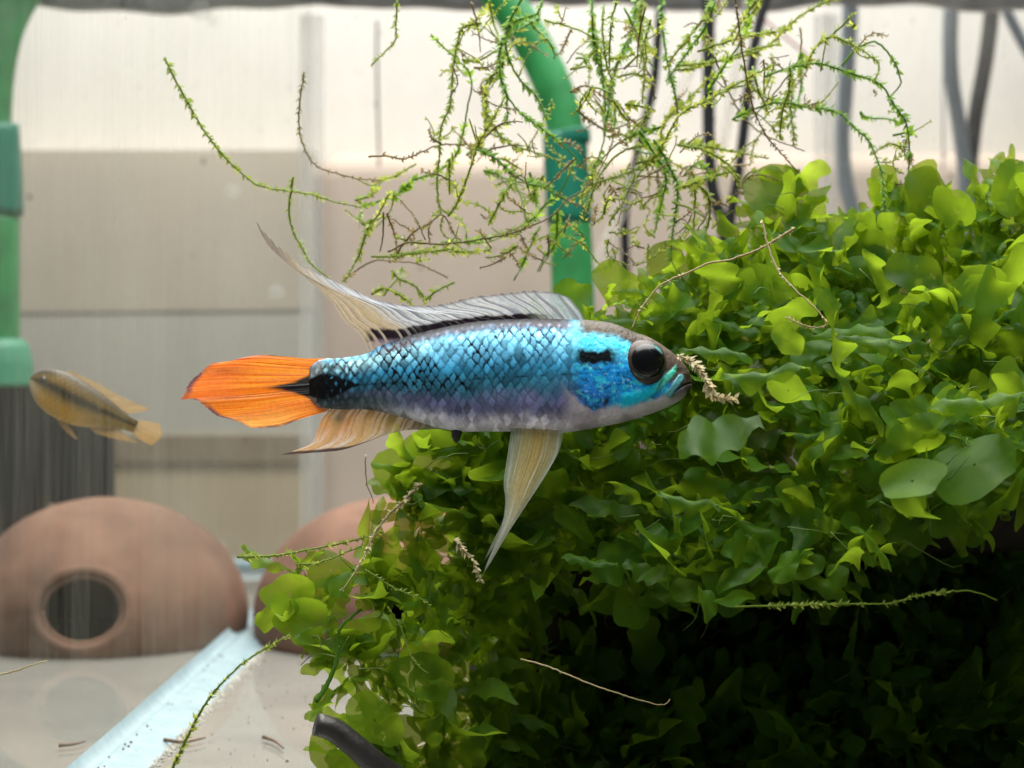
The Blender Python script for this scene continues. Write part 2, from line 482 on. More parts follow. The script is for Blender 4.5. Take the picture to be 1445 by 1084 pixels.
# clinging water drops on the panes
def drop(px, py, D, r, lb, sy=1.0):
    c = at(px, py, D); n_, m_ = 10, 14
    th = np.linspace(0.02, np.pi - 0.02, n_); ph = np.linspace(0, 2 * np.pi, m_, endpoint=False)
    T, P = np.meshgrid(th, ph, indexing='ij')
    v = np.stack([r * np.sin(T) * np.cos(P), 0.5 * r * np.sin(T) * np.sin(P), sy * r * np.cos(T)], -1).reshape(-1, 3) + c
    o = mk('water_drop', v, grid_faces(n_, m_, True), M['bubble'])
    tag(o, lb, 'water drop')
drop(282, 14, 46.0, 0.33, 'large water drop hanging from the grey rim', 0.8)
drop(300, 30, 46.3, 0.15, 'small water drop just under the large one at the rim')
drop(329, 270, 46.5, 0.19, 'lone water drop above the drooping green moss tip', 0.9)
drop(390, 412, 46.5, 0.21, 'faint water drop above the orange tail', 0.8)
drop(302, 772, 45.6, 0.3, 'white drop at the foot of the back pane beside the clay cave', 0.6)

# ------------------------------------------------------------------ clay caves
def cave(px, hole_dx, name, label):
    D = 34.2
    c = at(px, 868, D); R = 2.62; RZ = 2.18
    th = thing(name, (c[0], c[1], FZ), label, 'cave', 'clay caves')
    hdir = np.array([hole_dx, -0.97, 0.2]); hdir /= np.linalg.norm(hdir)
    a = np.cross(hdir, [0, 0, 1.0]); a /= np.linalg.norm(a); b = np.cross(a, hdir)
    n_, m_ = 60, 72
    al = np.linspace(0.285, np.pi - 0.01, n_); ph = np.linspace(0, 2 * np.pi, m_, endpoint=False)
    A, P = np.meshgrid(al, ph, indexing='ij')
    d = np.cos(A)[..., None] * hdir + np.sin(A)[..., None] * (np.cos(P)[..., None] * a + np.sin(P)[..., None] * b)
    r = 1 + 0.03 * (fbm(P * 2 + 5, A * 4, 5) - 0.5)
    v = c + d * np.array([R, R, RZ]) * r[..., None]
    lip = np.exp(-((A - 0.285) / 0.03) ** 2)
    v += lip[..., None] * hdir * 0.05
    v = v.reshape(-1, 3)
    v[:, 2] = np.maximum(v[:, 2], FZ + 0.004)
    o = mk('shell', v, grid_faces(n_, m_, True), M['clay'], th)
    s = o.modifiers.new('s', 'SOLIDIFY'); s.thickness = 0.0018; s.offset = 1
    # flared lip round the entrance
    t = np.linspace(0, 2 * np.pi, 48)
    ring = c + (np.cos(0.285) * hdir + np.sin(0.285) * (np.cos(t)[:, None] * a + np.sin(t)[:, None] * b)) * np.array([R, R, RZ]) + hdir * 0.02
    tube('entrance_lip', ring, 0.055, M['clay'], th, 8)
    return th
cave(150, 0.06, 'clay_cave', 'terracotta dome cave with a dark round entrance under the black filter box')  # reflection of the other cave, modelled as a solid double
cave(556, 0.20, 'clay_cave', 'terracotta dome cave half hidden behind the leafy green clump')

# ------------------------------------------------------------------ filter, hoses, cables
flt = thing('internal_filter', at(60, 800, 41), 'black ribbed internal filter box on a green hose behind the yellow fish', 'filter')  # reflected filter, modelled as a solid beyond the side pane
def pbox(name, x0, y0, x1, y1, D, dep, mat, parent, bevel=0.05):
    a = at(x0, y0, D); b = at(x1, y1, D)
    return box(name, a[0], b[0], a[1], a[1] + dep, b[2], a[2], mat, parent, bevel)
pbox('housing', -90, 540, 62, 800, 41, 0.6, M['black'], flt, 0.10)
pbox('sponge_cage', 66, 566, 157, 712, 40.8, 0.5, M['black'], flt, 0.10)
for gx in (20, 40): pbox('rib', gx, 552, gx + 8, 770, 40.92, 0.2, M['groove'], flt, 0.01)
for gx in (76, 118, 128): pbox('rib', gx, 572, gx + 7, 706, 40.72, 0.2, M['groove'], flt, 0.01)
pbox('foot', 94, 714, 115, 729, 40.9, 0.5, M['black'], flt, 0.03)
pbox('foot', 58, 722, 80, 745, 40.9, 0.5, M['black'], flt, 0.08)
hz = thing('filter_hose', at(10, 500, 41), 'green hose arching down to the black filter box with a teal sleeve', 'hose')  # reflection of the central hose, modelled as a solid double
def lathe_pipe(nm, pts, D, rad, mat, parent, n=30, sides=20):
    P = [at(x, y, D) for x, y in pts]
    return tube(nm, curve(P, n), rad, mat, parent, sides)
r33 = 41 / F
lathe_pipe('hose', [(75, -75), (35, -30), (2, 30), (-14, 100), (-20, 185)], 41, 34 * r33, M['green_pipe'], hz)
lathe_pipe('sleeve', [(-12, 178), (-8, 240), (-6, 304)], 41, 38 * r33, M['teal_pipe'], hz, 12)
lathe_pipe('hose', [(-10, 300), (-10, 400), (-10, 490)], 41, 37 * r33, M['green_pipe'], hz, 12)
lathe_pipe('nozzle', [(-4, 478), (-4, 485), (-4, 500), (-4, 530), (-4, 545)], 41, np.interp(np.linspace(0, 1, 14), [0, .15, .5, 1], [36, 44, 49, 50]) * r33, M['mint'], hz, 14)
h2 = thing('filter_hose', at(808, 520, 41), 'green hose curving down through the java moss into the leafy clump', 'hose')
lathe_pipe('hose', [(655, -70), (700, -15), (742, 45), (775, 110), (793, 160), (799, 200)], 41, 27 * r33, M['green_pipe'], h2)
lathe_pipe('sleeve', [(797, 188), (800, 250), (804, 314)], 41, 32 * r33, M['teal_pipe'], h2, 14)
lathe_pipe('hose', [(804, 308), (807, 370), (809, 440), (810, 540)], 41, 30 * r33, M['green_pipe'], h2, 16)
lathe_pipe('connector', [(800, 186), (801, 192), (801, 200)], 41, 32.6 * r33, M['teal_pipe'], h2, 6)

def cable(pts, D, wpx, mat, nm, lb, cat='cable', grp=None, sides=10):
    P = [at(x, y, D if np.isscalar(D) else D[i]) for i, (x, y) in enumerate(pts)]
    Dm = D if np.isscalar(D) else D[0]
    tag(tube(nm, curve(P, 40), wpx * 0.5 * Dm / F, mat, None, sides), lb, cat, grp)
cable([(998, -40), (1000, 60), (1000, 180), (1003, 250), (1010, 285), (1022, 330), (1026, 420)], 42, 18, M['cable'], 'cable', 'black cable hanging straight down into the leafy clump')
cable([(1092, -40), (1072, 30), (1058, 110), (1050, 180), (1041, 250), (1030, 320), (1032, 400)], 42.5, 15, M['cable'], 'cable', 'black cable slanting beside the straight black one')
cable([(932, 10), (928, 60), (922, 120), (908, 180), (892, 250), (882, 300), (882, 350), (884, 430)], 43, 13, M['cable'], 'cable', 'dark cable winding behind the java moss next to the clear tubing')
cable([(1026, -30), (1000, 40), (968, 110), (930, 180), (898, 250), (866, 320), (836, 390)], 42.8, 17, M['tubing'], 'airline_tubing', 'clear airline tubing running diagonally behind the java moss', 'tubing')
cable([(1055, 0), (1040, 90), (1025, 180), (1008, 260)], 45, 13, M['tubing'], 'airline_tubing', 'faint clear tubing between the two black cables', 'tubing')
cable([(1201, -40), (1199, 40), (1193, 130), (1188, 200), (1194, 260), (1206, 310), (1210, 370)], 50, 23, M['bluecable'], 'cable', 'blue grey cable beside the divider seam behind the glass')
cable([(1347, -40), (1341, 40), (1343, 110), (1354, 180), (1362, 250), (1364, 340)], 50, 22, M['bluecable'], 'cable', 'blue grey cable forming one side of a V with its neighbour')
cable([(1404, -40), (1398, 30), (1390, 90), (1376, 170), (1368, 250), (1370, 340)], 50.8, 23, M['cable'], 'cable', 'dark cable leaning into the blue grey one in a V')
cable([(1405, -20), (1425, 25), (1450, 72), (1480, 120)], 51.5, 16, M['bluecable'], 'cable', 'short blue grey cable slanting away from the dark V cable')
cable([(532, 30), (532, 100), (535, 235)], 50, 3.4, M['cable'], 'wire', 'thin straight dark wire behind the back pane', 'wire')
cable([(1332, 20), (1331, 140), (1331, 240)], 51, 2.6, M['bluecable'], 'wire', 'hair thin grey wire beside the V of cables', 'wire')
cable([(1072, 20), (1090, 38), (1115, 58), (1142, 82)], 49, 3.4, M['redwire'], 'wire', 'thin red wire slanting behind the java moss', 'wire')

# ------------------------------------------------------------------ fish
K = CD / F
SKIN = attr_mat('fish_skin', 0.42, 0.22, 0.0, 0.25)
FIN = attr_mat('fish_fin', 0.4, 0.4, 0.1, 0.0, True)
M['iris'] = plain('dark_brown_iris', (54, 42, 36), 0.4, 0.35, 1500, 0.1, 0.35, 0.0)
M['pupil'] = plain('black_pupil', (5, 7, 9), 0.22, 0.2, 300, 0, 0.35, 0.0)
M['lens'] = plain('eye_shine', (70, 120, 122), 0.3, 0.5, 1500, 0.1, 0.4, 0.0)  # colour of the highlight arcs painted onto the eye

topP = np.array([(436, 519), (446, 511), (456, 507), (489, 504.5), (519, 498.5), (537, 488), (558, 481), (589, 470.5), (640, 459), (681, 453), (742, 450), (803, 451), (833, 452), (864, 456), (894, 468), (918, 477), (943, 493), (961, 509), (971, 522), (977, 538)])
botP = np.array([(436, 562), (446, 572), (458, 576), (484, 578), (517, 578), (545, 583), (586, 594), (620, 604), (650, 609), (681, 609), (742, 609), (790, 611), (833, 605), (879, 596), (924, 582), (955, 568), (968, 557), (975, 548), (977, 542)])
widP = np.array([(436, 2), (446, 9), (458, 14), (520, 24), (600, 36), (700, 44), (800, 47), (860, 46), (900, 41), (930, 31), (955, 19), (970, 9), (977, 1.0)])

def smooth_interp(x, P, k=9):
    d = curve(P, 400)
    o = np.argsort(d[:, 0])
    return np.interp(x, d[o, 0], d[o, 1])

def scale_cells(x, y, c):
    rowh = 8.9
    best = np.full(x.shape, 9.0); ci = np.zeros(x.shape); bx = np.zeros(x.shape)
    for par in (0, 1):
        u = (x - 6.8 * par) / 13.6
        v = (y - c - rowh * par) / (2 * rowh)
        i = np.round(u); j = np.round(v)
        a = np.abs(u - i) * 2.25; b = np.abs(v - j) * 1.9
        d = (a ** 1.25 + b ** 1.25) ** (1 / 1.25)
        m = d < best
        best = np.where(m, d, best); ci = np.where(m, i * 37.7 + j * 11.3 + par * 5.1, ci); bx = np.where(m, (u - i) * 2, bx)
    h = np.modf(np.abs(np.sin(ci * 12.9898) * 43758.5453))[0]
    return best, h, bx

def mixc(base, color, w):
    return base * (1 - w[..., None]) + lin(color) * w[..., None]

def paint_main(x, y, T, B, c):
    v = (y - T) / (B - T)                  # 0 back .. 1 belly
    n1 = fbm(x / 9, y / 9, 1); n2 = fbm(x / 3.2, y / 3.2, 2); n3 = fbm(x / 22, y / 22, 4)
    d, h, bx = scale_cells(x + (n3 - 0.5) * 9 + (n1 - 0.5) * 5, y + (n1 - 0.5) * 5, c)
    # ground between scales
    base = np.zeros(x.shape + (3,)) + lin((16, 24, 32))
    base = mixc(base, (62, 78, 104), ss(0.55, 0.85, v))
    base = mixc(base, (214, 208, 222), ss(0.78, 0.97, v + 0.10 * (n1 - 0.5)))
    base = mixc(base, (40, 92, 120), ss(650, 780, x) * (1 - ss(0.6, 0.85, v)) * 0.9)
    # scale plates
    pl = np.zeros(x.shape + (3,)) + lin((52, 150, 196))
    pl = mixc(pl, (168, 228, 244), ss(0.42, 0.16, v) * ss(0.03, 0.14, v))
    pl = mixc(pl, (84, 190, 244), ss(540, 640, x) * ss(0.5, 0.28, v) * 0.6)
    pl = mixc(pl, (56, 124, 152), ss(0.40, 0.58, v))
    pl = mixc(pl, (122, 124, 168), ss(0.58, 0.76, v + 0.14 * (n3 - 0.5)))
    pl = mixc(pl, (228, 222, 234), ss(0.78, 0.95, v + 0.12 * (n1 - 0.5)))
    pl = mixc(pl, (84, 104, 112), ss(0.62, 0.8, v) * ss(620, 520, x))
    pl *= (0.50 + 0.85 * h ** 1.2 + 0.5 * (n3 - 0.5))[..., None]
    pl = mixc(pl, (190, 238, 250), ss(0.55, 0.1, d) * ss(0.5, 0.2, v) * 0.35 * h)  # glints painted into the centres of the upper scales
    edge = ss(0.55, 1.0, d + 0.5 * (n2 - 0.5))
    soft = ss(640, 790, x) * ss(0.25, 0.5, v) * 0.45
    edge = edge * (0.45 + 0.75 * ss(0.3, 0.6, fbm(x / 40, y / 26, 77))) * (1 - soft) * (1 - 0.7 * ss(0.55, 0.8, v)) * (1 - 0.5 * ss(770, 820, x))
    colr = pl * (1 - edge[..., None]) + base * edge[..., None]
    colr *= (0.86 + 0.28 * n2)[..., None]
    # tail stalk is darker, the plates there only show as small blue centres
    pd = ss(560, 470, x) * (1 - ss(0.15, 0.02, v))
    colr = mixc(colr, (24, 32, 38), pd * ss(0.25, 0.62, d) * 0.75)
    # dark back with pale nicks
    bk = ss(22, 11, y - T + 9 * (n1 - 0.5)) * ss(500, 570, x)
    colr = mixc(colr, (46, 36, 44), bk * 0.92)
    colr = mixc(colr, (20, 15, 20), ss(10, 5, y - T + 5 * (n1 - 0.5)) * ss(545, 590, x) * ss(820, 780, x) * 0.9)
    colr = mixc(colr, (172, 164, 180), bk * ss(0.5, 0.2, d) * ss(4, 12, y - T) * 0.25)
    # head
    hd = ss(797, 826, x + 10 * (n1 - 0.5))
    crown = hd * ss(29, 14, y - T + 10 * (n1 - 0.5) - 14 * ss(880, 915, x))
    skin = np.zeros(x.shape + (3,)) + lin((92, 212, 246))
    skin = mixc(skin, (30, 156, 240), ss(497, 520, y + 8 * (n1 - .5)))
    skin = mixc(skin, (52, 128, 226), ss(534, 552, y + 14 * (n1 - 0.5)) * ss(868, 838, x) * 0.7)
    skin = mixc(skin, (16, 74, 116), ss(0.55, 0.68, fbm(x / 6.5, y / 5, 12)) * 0.7 * ss(490, 515, y))
    skin = mixc(skin, (60, 214, 244), ss(0.55, 0.66, fbm(x / 8, y / 6, 14)) * 0.7)
    skin = mixc(skin, (190, 240, 250), ss(0.66, 0.80, fbm(x / 4, y / 4, 9)) * 0.4)
    colr = colr * (1 - hd[..., None]) + skin * hd[..., None]
    # grey chin and throat, brown crown and snout
    chin_y = np.interp(x, [790, 815, 835, 850, 880, 925, 945, 962, 977], [540, 566, 580, 573, 571, 563, 556, 548, 540])
    ch = ss(-4, 5, y - chin_y + 8 * (n1 - 0.5)) * ss(786, 812, x)
    colr = mixc(colr, (206, 196, 208), ch)
    colr = mixc(colr, (120, 110, 122), ch * ss(0.4, 0.7, n3) * 0.5)
    colr = mixc(colr, (58, 48, 38), np.clip(crown, 0, 1))
    colr = mixc(colr, (28, 23, 20), np.clip(crown, 0, 1) * ss(0.52, 0.68, n2) * 0.7)
    sn = ss(922, 938, x + 0.5 * (520 - y)) * ss(541, 533, y - 0.55 * (950 - x))
    colr = mixc(colr, (90, 78, 70), sn)
    colr = mixc(colr, (70, 60, 54), sn * ss(0.5, 0.7, n2) * 0.5)
    # black ear bar
    bar = np.exp(-(((x - 839 + 12 * (n1 - .5)) / 29) ** 4)) * np.exp(-(((y - 505 + 14 * (n1 - 0.5)) / 10) ** 4))
    colr = mixc(colr, (8, 14, 18), np.clip(bar * 1.3, 0, 1) * ss(0.10, 0.4, n2 + 0.15))
    # sub-ocular cyan stripe
    t = (x - 880) / 66.0
    ys = 565 - 4 * t - 34 * np.clip(t, 0, 1.1) ** 1.8
    st = np.exp(-(((y - ys) / (10.5 - 4.5 * np.clip(t, 0, 1))) ** 4)) * ss(868, 878, x) * ss(955, 948, x)
    stc = np.zeros(x.shape + (3,)) + lin((20, 196, 236)); stc = mixc(stc, (96, 226, 208), ss(915, 935, x))
    colr = colr * (1 - st[..., None]) + stc * st[..., None]
    gap = np.exp(-(((x - 930 + 0.5 * (y - 540)) / 2.0) ** 2)) * st
    colr = mixc(colr, (50, 90, 96), gap * 0.8)
    # lip stripe, lips, mouth
    a = np.array([959.0, 533.0]); b = np.array([942.0, 556.0]); ab = b - a
    tt = np.clip(((x - a[0]) * ab[0] + (y - a[1]) * ab[1]) / (ab @ ab), 0, 1)
    dl = np.hypot(x - a[0] - ab[0] * tt, y - a[1] - ab[1] * tt)
    lips = ss(938, 948, x) * np.exp(-(((y - np.interp(x, [940, 977], [553, 541])) / 14) ** 4)) * ss(535, 545, y + 0.3 * (977 - x))
    colr = mixc(colr, (66, 56, 56), lips * 0.85)
    colr = mixc(colr, (100, 172, 190), ss(6, 3.5, dl) * 0.95)
    ym = np.interp(x, [944, 955, 966, 978], [557, 549, 543, 540])
    mouth = np.exp(-(((y - ym) / 1.7) ** 2)) * ss(946, 953, x)
    colr = mixc(colr, (20, 16, 18), mouth)
    # gill-cover edge, throat spot
    ge = np.hypot((x - 862) / 62, (y - 522) / 62)
    gill = np.exp(-(((ge - 0.98) / 0.035) ** 2)) * ss(850, 825, x) * ss(500, 520, y)
    colr = mixc(colr, (66, 58, 92), gill * 0.28)
    colr = mixc(colr, (26, 26, 36), np.exp(-(((x - 853 - 0.3 * (567 - y)) / 4.2) ** 2 + ((y - 566) / 9) ** 2)))
    violet = np.exp(-(((x - 790) / 20) ** 2 + ((y - 556) / 20) ** 2)) * 0.4
    colr = mixc(colr, (84, 78, 134), violet)
    # black tail-base wedge
    wd = ss(2.0, -2.0, np.abs(y - 546 + 0.05 * (x - 450)) - np.interp(x, [425, 440, 455, 470, 490, 510], [6, 13, 19, 17, 8, 0]) - 4 * (n1 - 0.5))
    colr = mixc(colr, (10, 13, 16), wd * (1 - 0.65 * ss(0.5, 0.2, d) * ss(458, 474, x)))
    whit = ss(462, 448, x) * (1 - wd)
    colr = mixc(colr, (206, 196, 190), whit * 0.25 * ss(0.35, 0.6, n1 + 0.1))
    # relief in pixels
    rel = (0.6 * (1 - edge) + 0.35 * bx * (1 - edge)) * (1 - hd) * (1 - 0.5 * ss(0.75, 0.95, v))
    rel += hd * 1.2 * (n2 - 0.5) - 3.0 * mouth - 0.8 * gill + 1.6 * st + 1.5 * ss(6, 3, dl) + 1.5 * lips
    return colr, rel

def build_body(nm, mat, parent, topP, botP, widP, paint, xf, nx=600, nt=340):
    x0, x1 = widP[0, 0], widP[-1, 0]
    tx = np.linspace(0, 1, nx)
    xs = x0 + (x1 - x0) * (tx + 0.06 * np.sin(2 * np.pi * tx) * 0 )
    # crowd rings at both ends
    xs = x0 + (x1 - x0) * (0.75 * tx + 0.25 * 0.5 * (1 - np.cos(np.pi * tx)))
    T = smooth_interp(xs, topP); B = smooth_interp(xs, botP); W = np.maximum(smooth_interp(xs, widP), 0.5)
    th = np.linspace(0, 2 * np.pi, nt, endpoint=False)
    TH, _ = np.meshgrid(th, xs)
    X = np.repeat(xs[:, None], nt, 1)
    cy = (T + B)[:, None] / 2; hy = (B - T)[:, None] / 2
    cs, sn = np.cos(TH), np.sin(TH)
    y = cy - hy * np.sign(cs) * np.abs(cs) ** 0.92
    dep = W[:, None] * np.sign(sn) * np.abs(sn) ** 0.80
    # belly keel a little fuller low down
    colr, rel = paint(X, y, np.repeat(T[:, None], nt, 1), np.repeat(B[:, None], nt, 1), np.repeat(cy, nt, 1) if cy.shape[1] == 1 else cy)
    ny = -cs * (W[:, None] / (hy + 1e-3)) ; nd = sn
    L = np.sqrt(ny ** 2 + nd ** 2) + 1e-6
    fade = ss(0, 6, X - x0)
    y = y + rel * ny / L * fade * 0.5
    dep = dep + rel * nd / L * fade
    V = xf(X.ravel(), y.ravel(), dep.ravel())
    f = grid_faces(nx, nt, True).tolist()
    f.append(list(range(nt))[::-1]); f.append([(nx - 1) * nt + k for k in range(nt)])
    return mk(nm, V, f, mat, parent, True, colr.reshape(-1, 3))

def xf_main(x, y, dep):
    """fish-plane pixels -> cm; the body bends a touch toward the tail, depth grows toward the camera"""
    bend = 0.00018 * np.clip(640 - x, 0, None) ** 2
    return np.stack([(x - 722.5) * K, -(dep) * K + bend * K * 0.5, (542.0 - y) * K], -1)

fish = thing('cichlid_fish', at(716, 612), 'blue iridescent fish with orange tail fin and trailing dorsal fin', 'fish')
build_body('body', SKIN, fish, topP, botP, widP, paint_main, xf_main)

def coons(c0, c1, d0, d1, nu, nv):
    c0 = curve(c0, nu); c1 = curve(c1, nu); d0 = curve(d0, nv); d1 = curve(d1, nv)
    u = np.linspace(0, 1, nu)[:, None, None]; v = np.linspace(0, 1, nv)[None, :, None]
    s = (1 - v) * c0[:, None] + v * c1[:, None] + (1 - u) * d0[None] + u * d1[None]
    s -= (1 - u) * (1 - v) * c0[0] + u * (1 - v) * c0[-1] + (1 - u) * v * c1[0] + u * v * c1[-1]
    U = np.repeat(u[..., 0], nv, 1); V = np.repeat(v[..., 0], nu, 0)
    return s[..., 0], s[..., 1], U, V

def fin(nm, parent, c0, c1, d0, d1, nu, nv, paint, depth, rays, xf=xf_main, amp=0.9, frill=0.0):
    x, y, U, V = coons(c0, c1, d0, d1, nu, nv)
    Uw = U + 0.35 / rays * np.sin(U * 31 + 1.3) + 0.12 / rays * np.sin(U * 83 + V * 3)
    ray = 0.5 + 0.5 * np.cos(2 * np.pi * Uw * rays)
    ray = np.maximum(ray, ss(0.45, 0.8, V) * 0.8 * (0.5 + 0.5 * np.cos(4 * np.pi * Uw * rays)))
    if frill:                                        # ragged free edge, notched between the rays
        k = frill * (V ** 6) * (1 - ray ** 0.6)
        x = x + k * (np.roll(x, 1, 1) - x) * 3; y = y + k * (np.roll(y, 1, 1) - y) * 3
        x[:, 0], y[:, 0] = x[:, 0], y[:, 0]
    c, a = paint(x, y, U, V, ray)
    dep = depth(x, y, U, V) + amp * (ray ** 2) * (0.4 + 0.6 * (1 - V))
    P = xf(x.ravel(), y.ravel(), dep.ravel())
    return mk(nm, P, grid_faces(nu, nv), FIN, parent, True, c.reshape(-1, 3), np.clip(a, 0, 1).ravel())

# dorsal fin
def p_dorsal(x, y, U, V, ray):
    n = fbm(U * 160, V * 3.0, 21); n2 = fbm(x / 7, y / 7, 22)
    c = np.zeros(x.shape + (3,)) + lin((208, 218, 230))
    c = mixc(c, (236, 240, 244), ss(0.5, 0.7, n))
    c = mixc(c, (96, 92, 102), ray ** 3 * 0.75)
    c = mixc(c, (196, 170, 122), ss(0.72, 0.86, U + 0.05 * (n - 0.5)) * (0.55 + 0.45 * ss(0.35, 0.6, n)))
    c = mixc(c, (150, 132, 110), ss(0.80, 0.97, U) * ray ** 2 * 0.7)
    c = mixc(c, (96, 86, 88), ss(0.45, 1.0, V) * ss(0.78, 0.95, U) * 0.8)
    c = mixc(c, (96, 92, 100), ss(0.90, 1.0, V) * ss(0.1, 0.4, ray) * ss(0.85, 0.4, U) * 0.8)
    yt = np.interp(x, [500, 520, 560, 600, 640, 681, 742, 803, 830], [471, 474, 474, 467, 460, 455, 452, 454, 456])
    st = ss(11.5, 7.5, np.abs(y - yt + 4 * (n2 - 0.5))) * ss(512, 524, x) * ss(800, 740, x)
    st = st * (1 - 0.7 * ss(600, 540, x) * ss(0.35, 0.1, ray))
    c = mixc(c, (30, 22, 30), st)
    under = ss(2, 8, y - yt) * ss(510, 540, x)
    c = mixc(c, (138, 124, 140), under * 0.7)
    front = ss(0.02, 0.0, U)
    c = mixc(c, (70, 72, 80), front * 0.7)
    a = 0.58 + 0.40 * ray - 0.04 * ss(0.75, 1.0, U) - 0.08 * ss(0.4, 0.9, V)
    a = np.maximum(a, st)
    return c, a
dorsal_base = [(827, 455), (803, 454), (742, 453), (681, 457), (640, 463), (589, 474), (558, 485), (537, 492), (521, 500)]
fin('dorsal_fin', fish, dorsal_base,
    [(803, 419), (784, 413), (752, 410), (720, 413), (690, 416), (660, 420), (640, 426), (612, 431), (585, 431), (556, 428), (527, 421), (485, 402), (460, 390), (423, 373), (402, 354), (381, 336), (360, 311)],
    [(827, 455), (818, 438), (803, 419)],
    [(521, 500), (514, 482), (502, 466), (485, 452), (465, 423), (433, 394), (402, 369), (381, 350), (367, 328), (360, 311)],
    520, 90, p_dorsal, lambda x, y, U, V: 5 * np.sin(U * 5) * V + 8 * V * V * U - 3 * V, 23, amp=1.3, frill=2.2)

# tail fin
def p_caudal(x, y, U, V, ray):
    n = fbm(U * 60, V * 4, 31); n2 = fbm(x / 16, y / 16, 33)
    c = np.zeros(x.shape + (3,)) + lin((248, 142, 32))
    c = mixc(c, (252, 164, 52), ss(0.45, 0.75, n) * 0.7)
    c = mixc(c, (214, 90, 16), ray ** 2 * 0.5)
    c = mixc(c, (206, 86, 18), ss(0.55, 0.7, fbm(U * 110, V * 2.5, 35)) * 0.5)
    c = mixc(c, (240, 176, 92), ss(0.70, 0.95, U) * 0.6 * ss(0.2, 0.6, V))
    c = mixc(c, (238, 120, 58), ss(0.5, 0.8, V) * ss(0.75, 0.4, U) * 0.6)
    wl = np.interp(x, [352, 380, 400, 416, 428, 444, 462], [0.6, 2, 4.5, 8, 13, 20, 23])
    wd = ss(2.5, -2.5, np.abs(y - 546 + 0.02 * (x - 440) + 4 * (n - 0.5)) - wl) * ss(360, 400, x + 20 * (n - 0.5))
    c = mixc(c, (16, 14, 18), wd)
    e = np.maximum(np.maximum(ss(0.93, 0.99, V), ss(0.97, 0.995, U) * ss(0.3, 0.5, V)), ss(0.02, 0.004, U) * ss(0.35, 0.6, V))
    c = mixc(c, (88, 62, 78), e * (0.45 + 0.5 * ss(0.35, 0.6, n2)))
    c = mixc(c, (226, 200, 176), ss(0.09, 0.0, V) * ss(0.25, 0.05, np.minimum(U, 1 - U)) * 0.8)
    return c, 0.93 + 0.07 * ray
fin('caudal_fin', fish, [(464, 505), (466, 525), (467, 548), (466, 565), (464, 580)],
    [(331, 508), (312, 512), (295, 514), (276, 529), (262, 543), (256, 556), (252, 564), (264, 563), (279, 567), (291, 577), (304, 587), (320, 591), (337, 596), (351, 604)],
    [(464, 505), (434, 506), (400, 503), (378, 501), (356, 502), (331, 508)],
    [(464, 580), (428, 590), (398, 601), (373, 604), (351, 604)],
    300, 110, p_caudal, lambda x, y, U, V: 4 * np.sin(U * 9 + 1) * V + 3 * np.sin(U * 23) * V * V, 17, amp=1.4, frill=0.9)

# anal fin
def p_anal(x, y, U, V, ray):
    n = fbm(U * 90, V * 3, 41); n2 = fbm(x / 9, y / 9, 42)
    c = np.zeros(x.shape + (3,)) + lin((214, 176, 116))
    c = mixc(c, (224, 142, 44), ss(0.45, 0.85, U) * (0.4 + 0.6 * ss(0.4, 0.6, n)))
    c = mixc(c, (232, 226, 216), ss(0.40, 0.62, n) * ss(0.2, 0.7, V) * 0.75)
    c = mixc(c, (150, 136, 150), ss(0.45, 0.15, U) * 0.7)
    c = mixc(c, (120, 96, 70), ray ** 4 * 0.35)
    ol = np.exp(-(((x - 478) / 11) ** 2 + ((y - 590) / 8) ** 2))
    c = mixc(c, (104, 92, 56), ol * 0.85)
    e = ss(0.80, 0.90, V + 0.05 * (n2 - 0.5)) * ss(0.10, 0.2, U)
    c = mixc(c, (52, 42, 50), e * 0.92)
    return c, 0.74 + 0.26 * np.maximum(e, ray) - 0.12 * ss(0.5, 0.9, U) * (1 - e)
fin('anal_fin', fish, [(640, 600), (586, 592), (545, 581), (517, 576), (490, 576), (467, 576)],
    [(640, 604), (608, 606), (572, 607), (544, 614), (506, 628), (478, 636), (434, 640), (395, 642.5)],
    [(640, 600), (640, 602), (640, 604)],
    [(467, 576), (455, 590), (448, 606), (440, 624), (420, 634), (395, 642.5)],
    300, 60, p_anal, lambda x, y, U, V: 4 * V * np.sin(U * 6), 15, amp=1.0, frill=0.3)

# pelvic fins
def p_pelvic(x, y, U, V, ray):
    n = fbm(U * 40, V * 3, 51)
    c = np.zeros(x.shape + (3,)) + lin((206, 200, 160))
    c = mixc(c, (226, 198, 128), np.exp(-(((U - 0.45) / 0.28) ** 2)) * ss(0.8, 0.2, V))
    c = mixc(c, (176, 196, 184), ss(0.72, 0.95, U) * 0.7)
    c = mixc(c, (226, 230, 226), ss(0.4, 0.8, V) * 0.8)
    c = mixc(c, (238, 242, 244), ss(0.08, 0.01, U))
    c = mixc(c, (120, 122, 96), ray ** 3 * 0.35)
    c = mixc(c, (240, 240, 232), ss(0.55, 0.7, n) * 0.5)
    return c, 0.68 + 0.26 * ray - 0.10 * ss(0.7, 1.0, U) * ss(0.8, 0.3, V)
for k, (dx, dd) in enumerate(((0, 20), (9, -14))):
    sh = lambda P: [(x + dx * (1 - 0.4 * (y - 605) / 200) - (0 if k == 0 else 4), y if k == 0 else 605 + (y - 605) * 0.93) for x, y in P]
    fin('pelvic_fin', fish, sh([(791, 603), (770, 603), (745, 602), (722, 602)]),
        sh([(680.6, 809), (681, 808.5), (681.5, 808), (682, 807)]),
        sh([(791, 603), (787, 632), (778, 655), (759, 686), (729, 731), (709, 763), (692, 792), (680.6, 809)]),
        sh([(722, 602), (715, 649), (711, 679), (713, 709), (707, 746), (690, 786), (682, 807)]),
        90, 130, p_pelvic, lambda x, y, U, V, dd=dd: dd + 12 * V * np.sin(U * 3) * (1 - V) + np.sign(dd) * 10 * V, 8, amp=1.3)

